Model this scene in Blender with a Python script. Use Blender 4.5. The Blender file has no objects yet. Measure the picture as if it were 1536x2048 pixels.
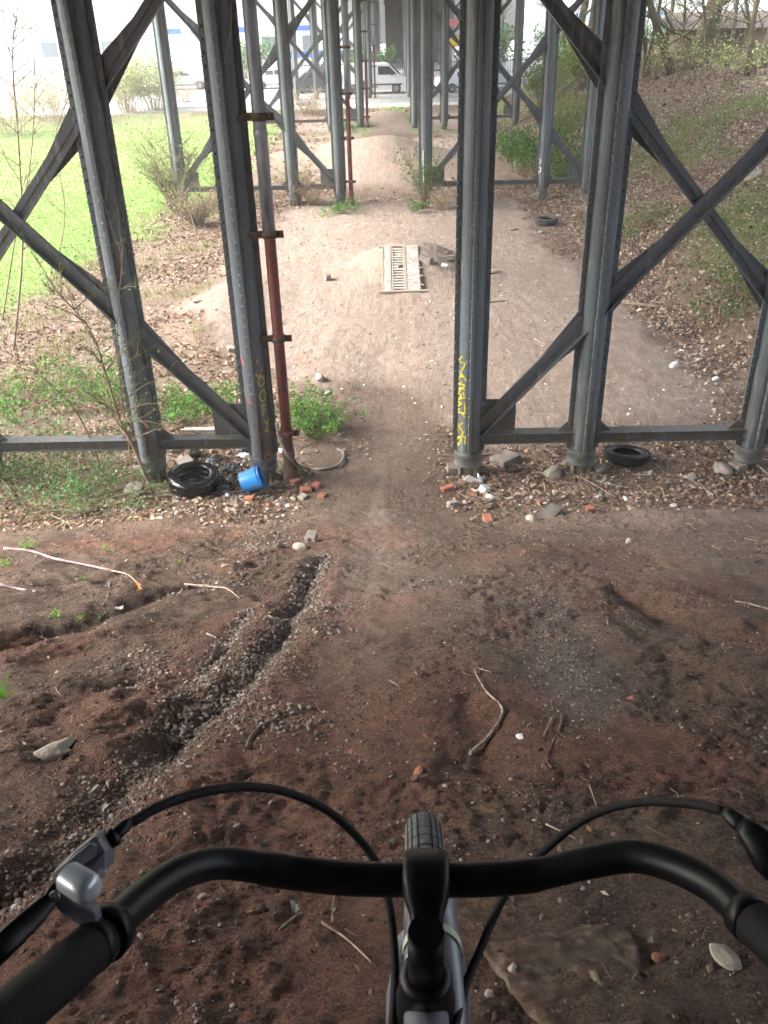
import bpy, math, random
import numpy as np
from mathutils import Vector, Matrix
random.seed(7)
RNG = np.random.default_rng(11)
sc = bpy.context.scene
col = sc.collection
R = math.radians

# ------------------------------------------------------------------ camera
CAM = np.array([0.489, 0.0, 5.5]); FPX = 1744.8
PITCH, ROLL, YAW = R(30.06), R(-1.571), R(1.428)
_f = np.array([-math.sin(YAW)*math.cos(PITCH), math.cos(YAW)*math.cos(PITCH), -math.sin(PITCH)])
_r = np.array([math.cos(YAW), math.sin(YAW), 0.0]); _u = np.cross(_r, _f)
RIGHT = _r*math.cos(ROLL) + _u*math.sin(ROLL); UP = _u*math.cos(ROLL) - _r*math.sin(ROLL); FWD = _f
cd = bpy.data.cameras.new('camera'); co = bpy.data.objects.new('camera', cd); col.objects.link(co)
cd.sensor_fit = 'VERTICAL'; cd.sensor_height = 24.0; cd.lens = 24.0*FPX/2048.0
cd.clip_start = 0.05; cd.clip_end = 2000
co.matrix_world = Matrix(((RIGHT[0], UP[0], -FWD[0], CAM[0]), (RIGHT[1], UP[1], -FWD[1], CAM[1]), (RIGHT[2], UP[2], -FWD[2], CAM[2]), (0, 0, 0, 1)))
cd.dof.use_dof = True; cd.dof.focus_distance = 3.2; cd.dof.aperture_fstop = 15.0
sc.camera = co
# ------------------------------------------------------------------ light: bright overcast, softer sun from the open left side
SUN_EL, SUN_AZ = R(38), R(272)          # azimuth measured clockwise from +Y
w = bpy.data.worlds.new('World'); sc.world = w; w.use_nodes = True
nt = w.node_tree; nt.nodes.clear()
sky = nt.nodes.new('ShaderNodeTexSky'); sky.sky_type = 'NISHITA'; sky.sun_disc = False
sky.sun_elevation = SUN_EL; sky.sun_rotation = SUN_AZ; sky.air_density = 1.0; sky.dust_density = 5.0; sky.ozone_density = 1.0
bg = nt.nodes.new('ShaderNodeBackground'); bg.inputs['Strength'].default_value = 0.15
hs = nt.nodes.new('ShaderNodeHueSaturation'); hs.inputs['Saturation'].default_value = 0.45
wo = nt.nodes.new('ShaderNodeOutputWorld')
nt.links.new(sky.outputs[0], hs.inputs['Color']); nt.links.new(hs.outputs[0], bg.inputs[0]); nt.links.new(bg.outputs[0], wo.inputs[0])
sl = bpy.data.lights.new('sun', 'SUN'); sl.energy = 1.5; sl.angle = R(30); sl.color = (1.0, 0.96, 0.9)
so = bpy.data.objects.new('sun', sl); col.objects.link(so)
_sd = Vector((math.sin(SUN_AZ)*math.cos(SUN_EL), math.cos(SUN_AZ)*math.cos(SUN_EL), math.sin(SUN_EL)))
so.rotation_euler = _sd.to_track_quat('Z', 'Y').to_euler(); so.location = (-30, 10, 40)
sc.view_settings.view_transform = 'Standard'; sc.view_settings.look = 'None'
sc.view_settings.gamma = 1.0; sc.view_settings.exposure = 2.35
sc.cycles.max_bounces = 8; sc.cycles.diffuse_bounces = 5; sc.cycles.use_denoising = True

# ------------------------------------------------------------------ helpers: numbers
def ray(u, v):
    d = FWD*FPX + RIGHT*(u-768) - UP*(v-1024); return d/np.linalg.norm(d)
def at_z(u, v, z):
    d = ray(u, v); return CAM + d*((z-CAM[2])/d[2])
def at_y(u, v, Y):
    d = ray(u, v); return CAM + d*(Y/d[1])
def at_d(u, v, zc):                     # point at a depth zc in front of the lens
    return CAM + FWD*zc + RIGHT*(u-768)*zc/FPX - UP*(v-1024)*zc/FPX
def _hash(ix, iy, s):
    n = (ix.astype(np.int64)*374761393 + iy.astype(np.int64)*668265263 + s*1442695041) & 0xFFFFFFFF
    n = ((n ^ (n >> 13))*1274126177) & 0xFFFFFFFF
    return ((n ^ (n >> 16)) & 0xFFFF)/65535.0
def vnoise(x, y, s=0):
    ix = np.floor(x); iy = np.floor(y); fx = x-ix; fy = y-iy
    ux = fx*fx*fx*(fx*(fx*6-15)+10); uy = fy*fy*fy*(fy*(fy*6-15)+10)
    a = _hash(ix, iy, s); b = _hash(ix+1, iy, s); c = _hash(ix, iy+1, s); d = _hash(ix+1, iy+1, s)
    return (a*(1-ux)+b*ux)*(1-uy) + (c*(1-ux)+d*ux)*uy
def fbm(x, y, s=0, o=4):
    x = np.asarray(x, float); y = np.asarray(y, float); t = 0; a = .5; n = 0
    for k in range(o):
        t = t + a*(vnoise(x*1.0, y*1.0, s+k)*2-1); n += a; a *= .5
        x, y = x*1.62-y*1.18+3.1, x*1.18+y*1.62-1.7
    return t/n
def sstep(a, b, x):
    t = np.clip((np.asarray(x, float)-a)/(b-a), 0, 1); return t*t*(3-2*t)
def polydist(x, y, P):
    """distance to polyline P (n,2) and position along it 0..1"""
    best = np.full(x.shape, 1e9); tt = np.zeros(x.shape); side = np.zeros(x.shape)
    L = np.r_[0, np.cumsum(np.hypot(*np.diff(P, axis=0).T))]
    for k in range(len(P)-1):
        a, b = P[k], P[k+1]; d = b-a; l2 = d@d
        t = np.clip(((x-a[0])*d[0]+(y-a[1])*d[1])/l2, 0, 1)
        dx = x-a[0]-t*d[0]; dy = y-a[1]-t*d[1]; q = np.hypot(dx, dy); m = q < best
        best[m] = q[m]; tt[m] = ((L[k]+t*(L[k+1]-L[k]))/L[-1])[m]; side[m] = np.sign(d[0]*dy-d[1]*dx)[m]
    return best, tt, side

# ------------------------------------------------------------------ terrain height
_py = np.array([-40, -6, -2, .48, 2.5, 5, 8.2, 9.0, 9.8, 11, 400]); _pz = np.array([7.2, 6.1, 4.95, 3.95, 3.02, 1.93, .52, .2, .05, 0, 0])
_ty = np.linspace(-40, 400, 44001); _tz = np.interp(_ty, _py, _pz)
_k = np.hanning(71); _k /= _k.sum(); _tz = np.convolve(np.pad(_tz, 35, mode='edge'), _k, 'valid')
def on_slope(u, v):
    d = ray(u, v); t = (3.95+.445*.48-CAM[2]-0)/(d[2]+.445*d[1]); return CAM+d*t
def pl(*pts): return np.array([on_slope(u, v)[:2] for u, v in pts])
GUL = [
 (pl((655,1110),(612,1175),(575,1235),(520,1310),(455,1385),(360,1465),(265,1545),(185,1635),(60,1735),(-140,1840)), .065, .13, .045, .062),
 (pl((500,1215),(455,1270),(400,1340),(350,1410),(330,1470)), .06, .09, .03, .035),
 (pl((420,1165),(330,1180),(210,1225),(90,1260),(-60,1290)), .10, .16, .06, .11),
 (pl((560,1120),(470,1140),(330,1128),(150,1150),(-60,1190)), .10, .14, .05, .07),
 (pl((300,1330),(180,1370),(60,1440),(-80,1480)), .08, .12, .03, .04),
 (pl((1230,1185),(1330,1235),(1440,1262),(1640,1300)), .12, .3, .07, .15),
 (pl((1290,1130),(1400,1150),(1600,1140)), .10, .14, .04, .06),
 (pl((930,1380),(960,1440),(960,1500)), .09, .12, .03, .05),
]
BENT_Y = [10.45 + 18.9*k for k in range(6)]
COLX = [1.37, 2.87, 5.09, 6.46]
def H(x, y, fine=True):
    x = np.asarray(x, float); y = np.asarray(y, float)
    yy = y + .35*fbm(x*.45, y*.2, 3, 3)*sstep(2, 7, y)*(1-sstep(12, 16, y))
    z = np.interp(yy, _ty, _tz)
    slope = 1-sstep(8.6, 10, y)
    edge = 1-sstep(13, 24, -x)
    z = z*(edge+(1-edge)*.0)
    for P, w0, w1, d0, d1 in GUL:
        d, t, s = polydist(x+.05*fbm(x*3, y*3, 9, 2), y+.05*fbm(x*3+9, y*3, 5, 2), P)
        ww = w0+(w1-w0)*t; dd = (d0+(d1-d0)*t)*sstep(-.02, .08, t)
        dn = d*(1+.35*fbm(x*6, y*6, 13, 3)); z = z - dd*np.exp(-(dn/ww)**1.6*1.4) + dd*.30*np.exp(-((dn-2.1*ww)/ww)**2)
    xr = x*.80+y*.6; yr = -x*.6+y*.80
    rid = 1-abs(fbm(xr*2.6, yr*.9, 25, 3))*2.2
    lf = sstep(.6, -1.2, x)
    z = z + slope*(.055*fbm(x*1.3, y*1.0, 21, 4) + .020*fbm(x*5, y*4, 31, 3) + .035*lf*(rid-.5) )
    rough = .35+.65*sstep(-.25, .35, fbm(x*1.7, y*1.5, 37, 3)); nearf = 1-sstep(9.6, 12.5, y)
    z = z + nearf*rough*(.034*abs(fbm(x*7, y*6, 35, 3)) + .017*abs(fbm(x*19, y*17, 36, 3)) + .009*abs(fbm(x*46, y*42, 38, 2)) - .012)
    mf = sstep(9.6, 12.5, y)*(1-sstep(40, 60, y))
    z = z + mf*(.03*abs(fbm(x*2.4, y*2.2, 55, 3)) + .02*abs(fbm(x*6.5, y*6, 56, 3)))
    # the worn riding line is smoother and slightly sunk
    z = z - .03*slope*np.exp(-((x-.35+.05*(y-4))/.28)**2)*sstep(2, 5, y)
    # stone ledge under the left bank
    # flat ground: gentle noise, mounds, banks
    flat = 1-slope
    z = z + flat*(.05*fbm(x*.5, y*.4, 41, 4) + .012*fbm(x*3, y*2.5, 51, 3))
    g = lambda cx, cy, sx, sy, h: h*np.exp(-((x-cx)/sx)**2-((y-cy)/sy)**2)
    z = z + .52*np.exp(-(((x-.75)/1.15)**2)**1.4)*sstep(18.9, 21.2, y)*(1-sstep(21.6, 23.4, y))
    z = z + 0.8*np.exp(-((x-.1)/3.0)**2)*sstep(33.4, 37.5, y)*(1-sstep(38, 40.5, y)) + g(-3.4, 38.5, 2.2, 2.0, .45) + g(3.4, 42, 1.8, 2.2, .3) + .25*np.exp(-((x-.1)/1.3)**2)*np.exp(-((y-37.6)/.9)**2) - g(.1, 31.6, 1.6, 1.3, .22) + .30*np.exp(-((y-58)/1.3)**2)*(x < 9)*(.6+.4*fbm(x*.6, y*.5, 63, 2))
    z = z + .75*np.exp(-((x-.25)/1.9)**2)*np.exp(-((y-50)/1.7)**2) + g(-1.6, 49.5, 1.2, 1.3, .35)
    z = z + g(-3.2, 17.5, .9, 3.2, .22) + g(-3.8, 21, 1.4, 2.5, .12) + g(4.6, 15.5, 1.0, 2.2, .12)
    z = z - .10*np.exp(-((x-.2)/.55)**2)*sstep(10, 12, y)*(1-sstep(15, 17, y))
    z = z + g(3.9, 8.5, 2.0, .35, .12) + g(2.2, 9.35, .9, .35, .10) + g(3.6, 9.1, 1.6, .4, .16) + g(-1.0, 9.2, .8, .3, .06)
    # hillside on the right
    hh = 3.25*sstep(5.6, 12.0, x+.5*fbm(x*.2, y*.15, 61, 2))*sstep(9.5, 16, y+.25*x)*(1-sstep(62, 72, y))
    z = z + hh + (hh > .2)*.10*fbm(x*.8, y*.8, 71, 3)
    # hollow of the open grass on the left
    z = z - .35*sstep(7, 16, -x)*sstep(12, 20, y)*(1-sstep(45, 60, y))
    far = sstep(60, 63, y)
    z = z*(1-far) + far*.0
    return z
def gz(x, y): return float(H(np.array([x]), np.array([y]))[0])
def gnd(u, v):
    """where the ray through a photo pixel first meets the terrain"""
    d = ray(u, v); t = np.arange(.8, 130, .03); P = CAM[None]+d[None]*t[:, None]
    below = P[:, 2] < H(P[:, 0], P[:, 1]); k = int(np.argmax(below)) if below.any() else len(t)-1
    return float(P[k, 0]), float(P[k, 1]), gz(P[k, 0], P[k, 1])

# ------------------------------------------------------------------ helpers: objects
def tag(o, label=None, cat=None, group=None, kind=None):
    if label: o['label'] = label
    if cat: o['category'] = cat
    if group: o['group'] = group
    if kind: o['kind'] = kind
    return o
def empty(name, loc=(0, 0, 0), rz=0, label=None, cat=None, group=None):
    o = bpy.data.objects.new(name, None); col.objects.link(o); o.location = loc; o.rotation_euler = (0, 0, rz)
    o.empty_display_size = .2
    return tag(o, label, cat, group)
def raw_mesh(name, V, F, mat, parent=None, smooth=False, C=None, loc=None):
    """V (n,3), F (m,3) or (m,4) int arrays"""
    V = np.asarray(V, np.float32); F = np.asarray(F, np.int32); m = bpy.data.meshes.new(name)
    m.vertices.add(len(V)); m.vertices.foreach_set('co', V.ravel())
    n = F.shape[1]; m.loops.add(F.size); m.loops.foreach_set('vertex_index', F.ravel())
    m.polygons.add(len(F)); m.polygons.foreach_set('loop_start', np.arange(0, F.size, n, dtype=np.int32))
    m.polygons.foreach_set('loop_total', np.full(len(F), n, np.int32))
    m.polygons.foreach_set('use_smooth', np.full(len(F), smooth))
    m.update(calc_edges=True)
    if C is not None:
        for nm, arr in C.items():
            a = m.color_attributes.new(nm, 'FLOAT_COLOR', 'POINT')
            arr = np.asarray(arr, np.float32)
            if arr.shape[1] == 3: arr = np.c_[arr, np.ones(len(arr), np.float32)]
            a.data.foreach_set('color', arr.ravel())
    m.materials.append(mat); o = bpy.data.objects.new(name, m); col.objects.link(o)
    if parent: o.parent = parent
    if loc is not None: o.location = loc
    return o
class MB:
    def __init__(s): s.v = []; s.f = []; s.sm = []
    def add(s, vs, fs, smooth=False):
        b = len(s.v); s.v += [tuple(map(float, v)) for v in vs]; s.f += [tuple(b+i for i in f) for f in fs]; s.sm += [smooth]*len(fs); return s
    def box(s, c, d, rot=None, taper=1.0):
        x, y, z = d[0]/2, d[1]/2, d[2]/2
        vs = [Vector((i*x*(taper if k > 0 else 1), j*y*(taper if k > 0 else 1), k*z)) for i in (-1, 1) for j in (-1, 1) for k in (-1, 1)]
        if rot is not None: vs = [rot @ v for v in vs]
        vs = [v+Vector(c) for v in vs]
        return s.add(vs, [(0,1,3,2),(4,6,7,5),(0,4,5,1),(2,3,7,6),(0,2,6,4),(1,5,7,3)])
    def bar(s, a, b, wd, th, up=(0, -1, 0)):
        """box from a to b, wd across (in plane perpendicular to up), th along up"""
        a = Vector(a); b = Vector(b); d = b-a; L = d.length; d.normalize(); u = Vector(up); u = (u-d*u.dot(d)).normalized(); sd = d.cross(u)
        rot = Matrix((d, sd, u)).transposed()
        return s.box((a+b)/2, (L, wd, th), rot)
    def tube(s, pts, rad, n=12, caps=True, smooth=True, sq=None):
        pts = [Vector(p) for p in pts]; m = len(pts); rad = [rad]*m if isinstance(rad, (int, float)) else rad
        T = [(pts[min(i+1, m-1)]-pts[max(i-1, 0)]).normalized() for i in range(m)]
        a = Vector((0, 0, 1)) if abs(T[0].z) < .9 else Vector((1, 0, 0)); N = (a-T[0]*a.dot(T[0])).normalized(); vs = []
        for i in range(m):
            N = (N-T[i]*N.dot(T[i])).normalized(); B = T[i].cross(N)
            for k in range(n):
                t = 2*math.pi*k/n; vs.append(pts[i]+(N*math.cos(t)+B*math.sin(t))*rad[i])
        fs = [(i*n+k, i*n+(k+1) % n, (i+1)*n+(k+1) % n, (i+1)*n+k) for i in range(m-1) for k in range(n)]
        s.add(vs, fs, smooth)
        if caps: b = len(s.v)-m*n; s.f += [tuple(b+k for k in range(n-1, -1, -1)), tuple(b+(m-1)*n+k for k in range(n))]; s.sm += [False, False]
        return s
    def lathe(s, prof, n=24, c=(0, 0, 0), rot=None, smooth=True, closed=False):
        vs = []
        for r, z in prof:
            for k in range(n):
                t = 2*math.pi*k/n; v = Vector((r*math.cos(t), r*math.sin(t), z))
                if rot is not None: v = rot @ v
                vs.append(v+Vector(c))
        m = len(prof); rng = range(m) if closed else range(m-1)
        return s.add(vs, [(i*n+k, i*n+(k+1) % n, ((i+1) % m)*n+(k+1) % n, ((i+1) % m)*n+k) for i in rng for k in range(n)], smooth)
    def prism(s, poly, z0, z1, f=lambda p, z: (p[0], p[1], z), smooth=False):
        n = len(poly); vs = [f(p, z0) for p in poly]+[f(p, z1) for p in poly]
        return s.add(vs, [(i, (i+1) % n, n+(i+1) % n, n+i) for i in range(n)]+[tuple(range(n-1, -1, -1)), tuple(range(n, 2*n))], smooth)
    def dome(s, c, nrm, r, n=7):
        nrm = Vector(nrm); a = Vector((0, 0, 1)) if abs(nrm.z) < .9 else Vector((1, 0, 0)); x = nrm.cross(a).normalized(); y = nrm.cross(x); c = Vector(c)
        vs = [c+(x*math.cos(t)+y*math.sin(t))*r for t in [2*math.pi*k/n for k in range(n)]]+[c+nrm*r*.7+(x*math.cos(t)+y*math.sin(t))*r*.8 for t in [2*math.pi*k/n for k in range(n)]]+[c+nrm*r*1.05]
        return s.add(vs, [(k, (k+1) % n, n+(k+1) % n, n+k) for k in range(n)]+[(n+k, n+(k+1) % n, 2*n) for k in range(n)], True)
    def build(s, name, mat, parent=None, bevel=0, loc=None, shift=None):
        v = s.v
        if shift is not None: v = [(a[0]-shift[0], a[1]-shift[1], a[2]-shift[2]) for a in v]
        m = bpy.data.meshes.new(name); m.from_pydata(v, [], s.f); m.polygons.foreach_set('use_smooth', s.sm); m.update(); m.materials.append(mat)
        o = bpy.data.objects.new(name, m); col.objects.link(o)
        if parent: o.parent = parent
        if loc is not None: o.location = loc
        if bevel: b = o.modifiers.new('bevel', 'BEVEL'); b.width = bevel; b.segments = 2; b.limit_method = 'ANGLE'; b.angle_limit = R(40)
        return o
def children(o): return [c for c in col.objects if c.parent == o]
def copy_tree(o, parent=None, kids=None):
    c = o.copy(); col.objects.link(c)
    if parent: c.parent = parent
    for ch in list(o.children): copy_tree(ch, c)
    return c
def catmull(P, k=8):
    P = [np.array(p, float) for p in P]; P = [2*P[0]-P[1]]+P+[2*P[-1]-P[-2]]; out = []
    for i in range(1, len(P)-2):
        for j in range(k):
            t = j/k; out.append(.5*((2*P[i])+(-P[i-1]+P[i+1])*t+(2*P[i-1]-5*P[i]+4*P[i+1]-P[i+2])*t*t+(-P[i-1]+3*P[i]-3*P[i+1]+P[i+2])*t**3))
    out.append(P[-2]); return out

# ------------------------------------------------------------------ materials
def mat(name, base=(.5, .5, .5), rough=.6, metal=0, noise=None, spec=.5, bump=0, bscale=60, coords='Object'):
    """noise = (colour2, scale, low, high) or a list of them, mixed over the base"""
    m = bpy.data.materials.new(name); m.use_nodes = True; n = m.node_tree.nodes; l = m.node_tree.links; b = n['Principled BSDF']
    b.inputs['Roughness'].default_value = rough; b.inputs['Metallic'].default_value = metal; b.inputs['Specular IOR Level'].default_value = spec
    tc = n.new('ShaderNodeTexCoord'); rgb = n.new('ShaderNodeRGB'); rgb.outputs[0].default_value = (*base, 1); cur = rgb.outputs[0]
    for q in (noise if isinstance(noise, list) else [noise] if noise else []):
        c2, scl, lo, hi = q[:4]; mp = n.new('ShaderNodeMapping'); mp.inputs['Scale'].default_value = q[4] if len(q) > 4 else (1, 1, 1)
        l.new(tc.outputs[coords], mp.inputs[0]); t = n.new('ShaderNodeTexNoise'); t.inputs['Scale'].default_value = scl; t.inputs['Detail'].default_value = 6
        l.new(mp.outputs[0], t.inputs['Vector']); r = n.new('ShaderNodeMapRange'); r.inputs['From Min'].default_value = lo; r.inputs['From Max'].default_value = hi
        l.new(t.outputs[0], r.inputs[0]); mx = n.new('ShaderNodeMix'); mx.data_type = 'RGBA'; l.new(r.outputs[0], mx.inputs[0]); l.new(cur, mx.inputs[6]); mx.inputs[7].default_value = (*c2, 1); cur = mx.outputs[2]
    l.new(cur, b.inputs['Base Color'])
    if bump:
        t = n.new('ShaderNodeTexNoise'); t.inputs['Scale'].default_value = bscale; t.inputs['Detail'].default_value = 5; l.new(tc.outputs[coords], t.inputs['Vector'])
        bp = n.new('ShaderNodeBump'); bp.inputs['Strength'].default_value = bump; bp.inputs['Distance'].default_value = .01; l.new(t.outputs[0], bp.inputs['Height']); l.new(bp.outputs[0], b.inputs['Normal'])
    return m
def vcmat(name, rough=.8, spec=.2, trans=0):
    m = bpy.data.materials.new(name); m.use_nodes = True; n = m.node_tree.nodes; l = m.node_tree.links; b = n['Principled BSDF']
    a = n.new('ShaderNodeVertexColor'); a.layer_name = 'Col'; b.inputs['Roughness'].default_value = rough; b.inputs['Specular IOR Level'].default_value = spec
    l.new(a.outputs[0], b.inputs['Base Color'])
    if trans:
        tr = n.new('ShaderNodeBsdfTranslucent'); l.new(a.outputs[0], tr.inputs[0]); mx = n.new('ShaderNodeMixShader'); mx.inputs[0].default_value = trans
        l.new(b.outputs[0], mx.inputs[1]); l.new(tr.outputs[0], mx.inputs[2]); l.new(mx.outputs[0], n['Material Output'].inputs[0])
    return m
M = {}
M['steel'] = mat('painted_steel', (.13, .158, .178), .45, .0, [((.075, .085, .09), 2.5, .45, .7, (1, 1, .25)), ((.22, .22, .21), 16, .62, .78, (1, 1, .3)), ((.10, .055, .03), 9, .66, .74, (1, 1, .15))], .5, .25, 90)
def grime(m):
    n = m.node_tree.nodes; l = m.node_tree.links; b = n['Principled BSDF']; cur = b.inputs['Base Color'].links[0].from_socket; tc = n.new('ShaderNodeTexCoord'); sx = n.new('ShaderNodeSeparateXYZ'); l.new(tc.outputs['Object'], sx.inputs[0])
    def nz(sc_, lo, hi, scl=(1, 1, 1)):
        mp = n.new('ShaderNodeMapping'); mp.inputs['Scale'].default_value = scl; l.new(tc.outputs['Object'], mp.inputs[0]); t = n.new('ShaderNodeTexNoise'); t.inputs['Scale'].default_value = sc_; t.inputs['Detail'].default_value = 7; l.new(mp.outputs[0], t.inputs['Vector'])
        r = n.new('ShaderNodeMapRange'); r.inputs['From Min'].default_value = lo; r.inputs['From Max'].default_value = hi; l.new(t.outputs[0], r.inputs[0]); return r.outputs[0]
    hr = n.new('ShaderNodeMapRange'); hr.inputs['From Min'].default_value = 1.5; hr.inputs['From Max'].default_value = .45; l.new(sx.outputs[2], hr.inputs[0])
    def mul(a, c): q = n.new('ShaderNodeMath'); q.operation = 'MULTIPLY'; l.new(a, q.inputs[0]); l.new(c, q.inputs[1]) if not isinstance(c, float) else setattr(q.inputs[1], 'default_value', c); return q.outputs[0]
    for f, c in ((mul(hr.outputs[0], nz(3, .4, .6, (2, 2, .6))), (.12, .095, .06)), (nz(4, .60, .72, (5, 5, .22)), (.12, .07, .04)), (mul(nz(5, .60, .68, (3, 3, .4)), .6), (.26, .27, .26))):
        x = n.new('ShaderNodeMix'); x.data_type = 'RGBA'; l.new(f, x.inputs[0]); l.new(cur, x.inputs[6]); x.inputs[7].default_value = (*c, 1); cur = x.outputs[2]
    l.new(cur, b.inputs['Base Color'])
grime(M['steel'])
M['steel_flat'] = mat('painted_steel_brace', (.115, .128, .138), .5, .0, [((.10, .10, .095), 6, .55, .75), ((.09, .05, .03), 14, .64, .74)], .45, .25, 90)
grime(M['steel_flat'])
M['collar'] = mat('cast_collar', (.13, .14, .135), .6, 0, [((.08, .075, .06), 8, .4, .7)], .4, .4, 70)
M['pedestal'] = mat('mossy_pedestal', (.2, .18, .14), .85, 0, [((.09, .09, .06), 7, .4, .7)], .2, .6, 60)
M['pipe_grey'] = mat('grey_pipe', (.34, .37, .41), .5, .2, [((.10, .105, .11), 9, .4, .7, (1, 1, .2))], .5, .1)
M['pipe_red'] = mat('red_oxide_pipe', (.16, .04, .03), .6, 0, [((.07, .03, .03), 12, .45, .65, (1, 1, .3)), ((.24, .12, .10), 25, .6, .75)], .4, .2)
M['rust'] = mat('rusty_iron', (.10, .06, .04), .75, .2, [((.16, .14, .12), 20, .5, .7)], .3, .4)
M['rubber'] = mat('rubber', (.018, .018, .02), .5, 0, [((.06, .06, .06), 20, .55, .8)], .4, .15)
M['rubber_wet'] = mat('wet_rubber', (.012, .012, .013), .13, 0, None, .6, .1)
M['rubber_dusty'] = mat('dusty_rubber', (.10, .10, .10), .8, 0, [((.05, .05, .05), 12, .4, .6)], .2, .2)
M['rubber_bike'] = mat('bicycle_rubber', (.16, .18, .185), .7, 0, [((.15, .155, .15), 30, .5, .7)], .3, .15, 200)
M['groove'] = mat('tread_groove', (.01, .01, .012), .8)
M['blue'] = mat('blue_plastic', (.02, .20, .55), .35, 0, [((.03, .15, .38), 8, .5, .7), ((.14, .12, .10), 14, .58, .70)], .5)
M['alu_black'] = mat('black_anodised', (.0035, .0045, .007), .42, 0, ((.010, .010, .011), 60, .5, .7), .32)  # bluish tint put into the black stands for reflected sky
M['grip'] = mat('black_rubber_grip', (.007, .007, .009), .65, 0, None, .3, .3, 900)
M['lever'] = mat('dark_lever', (.17, .175, .215), .4, .1, ((.12, .12, .14), 50, .5, .7), .5)
M['bell'] = mat('bell_metal', (.62, .68, .76), .28, .35, None, .5)
M['fork'] = mat('silver_blue_paint', (.22, .24, .28), .35, .2, None, .6)
M['neon'] = mat('pale_band', (.62, .68, .52), .5)
M['yellow'] = mat('yellow_spray', (.66, .60, .03), .7, 0, [((.25, .25, .12), 35, .52, .62)])
M['yellow_old'] = mat('faded_yellow_spray', (.56, .48, .06), .75, 0, [((.22, .21, .10), 30, .52, .64)])
M['pink'] = mat('pink_spray', (.50, .15, .15), .75, 0, [((.2, .17, .17), 28, .5, .6)])
M['whitepaint'] = mat('white_spray', (.75, .78, .78), .7)
M['stone'] = mat('pale_stone', (.36, .32, .27), .9, 0, [((.22, .18, .14), 6, .4, .7)], .2, .8, 30)
M['stone_dark'] = mat('brown_stone', (.105, .078, .058), .9, 0, [((.075, .042, .03), 7, .4, .62), ((.18, .14, .105), 30, .5, .7)], .2, 1.0, 22)
M['brick'] = mat('orange_brick', (.34, .14, .09), .9, 0, [((.30, .16, .11), 9, .4, .7)], .2, .6, 50)
M['concrete'] = mat('old_concrete', (.33, .29, .24), .9, 0, [((.2, .17, .14), 5, .4, .7)], .2, .5, 40)
M['block'] = mat('dirty_block', (.25, .22, .19), .9, 0, [((.14, .12, .10), 6, .4, .7)], .2, .5, 40)
M['wood_pale'] = mat('weathered_wood', (.33, .27, .22), .8, 0, [((.16, .11, .08), 30, .45, .65, (1, 1, .1))], .2, .4)
M['wood_pink'] = mat('pale_violet_twig', (.27, .20, .22), .8, 0, [((.16, .11, .10), 25, .5, .65)], .2)
M['wood_dark'] = mat('dark_twig', (.10, .065, .045), .8)
M['bark'] = mat('bark', (.13, .105, .075), .9, 0, [((.07, .075, .04), 4, .45, .65), ((.2, .17, .13), 20, .55, .75, (1, 1, .15))], .2, .8, 25)
M['stem'] = mat('grey_brown_stem', (.22, .16, .11), .8)
M['drystem'] = mat('dry_stalk', (.36, .28, .18), .8)
M['board_white'] = mat('dirty_white_board', (.56, .53, .48), .7, 0, [((.32, .28, .23), 9, .45, .7)], .3)
M['board_wood'] = mat('board_batten', (.40, .35, .28), .8)
M['board_red'] = mat('faded_red_sheeting', (.50, .24, .23), .7, 0, [((.56, .46, .42), 14, .38, .55)], .3)
M['slot'] = mat('dark_slot', (.05, .045, .04), .9)
M['plastic_white'] = mat('white_litter', (.72, .74, .74), .6)
M['plastic_blue'] = mat('blue_litter', (.08, .18, .45), .5)
M['foil'] = mat('dark_wet_bag', (.03, .035, .04), .25, 0, [((.35, .38, .4), 7, .62, .68)], .5)
M['hose'] = mat('grey_hose', (.17, .16, .14), .6)
M['carwhite'] = mat('white_car_paint', (.78, .80, .82), .25, 0, None, .5)
M['carsilver'] = mat('silver_car_paint', (.42, .45, .48), .3, .3)
M['cardark'] = mat('dark_car_paint', (.05, .055, .06), .3)
M['glass'] = mat('car_glass', (.03, .04, .045), .1, 0, None, .6)
M['rim'] = mat('wheel_rim', (.35, .36, .37), .35, .6)
M['rim_dark'] = mat('dark_bolt', (.03, .032, .035), .35, .6)
M['tail'] = mat('tail_light_red', (.55, .03, .03), .3)
M['lamp'] = mat('head_light', (.7, .7, .68), .2)
M['wall_white'] = mat('white_render_wall', (.80, .82, .84), .8)
M['wall_blue'] = mat('blue_band', (.05, .16, .62), .7)
M['wall_grey'] = mat('window_grey', (.16, .19, .22), .3)
M['deck'] = mat('deck_underside', (.08, .08, .08), .8, 0, [((.05, .05, .05), 2, .4, .6)])
M['shed'] = mat('brown_shed_wall', (.27, .19, .14), .8, 0, [((.2, .14, .1), 3, .4, .6)])
M['roof'] = mat('shed_roof', (.16, .12, .11), .8)
M['leaf'] = vcmat('foliage', .7, .25, .35)
M['litter'] = vcmat('fallen_leaves', .8, .25, .1)
M['pebble'] = vcmat('pebbles', .85, .25)

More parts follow.
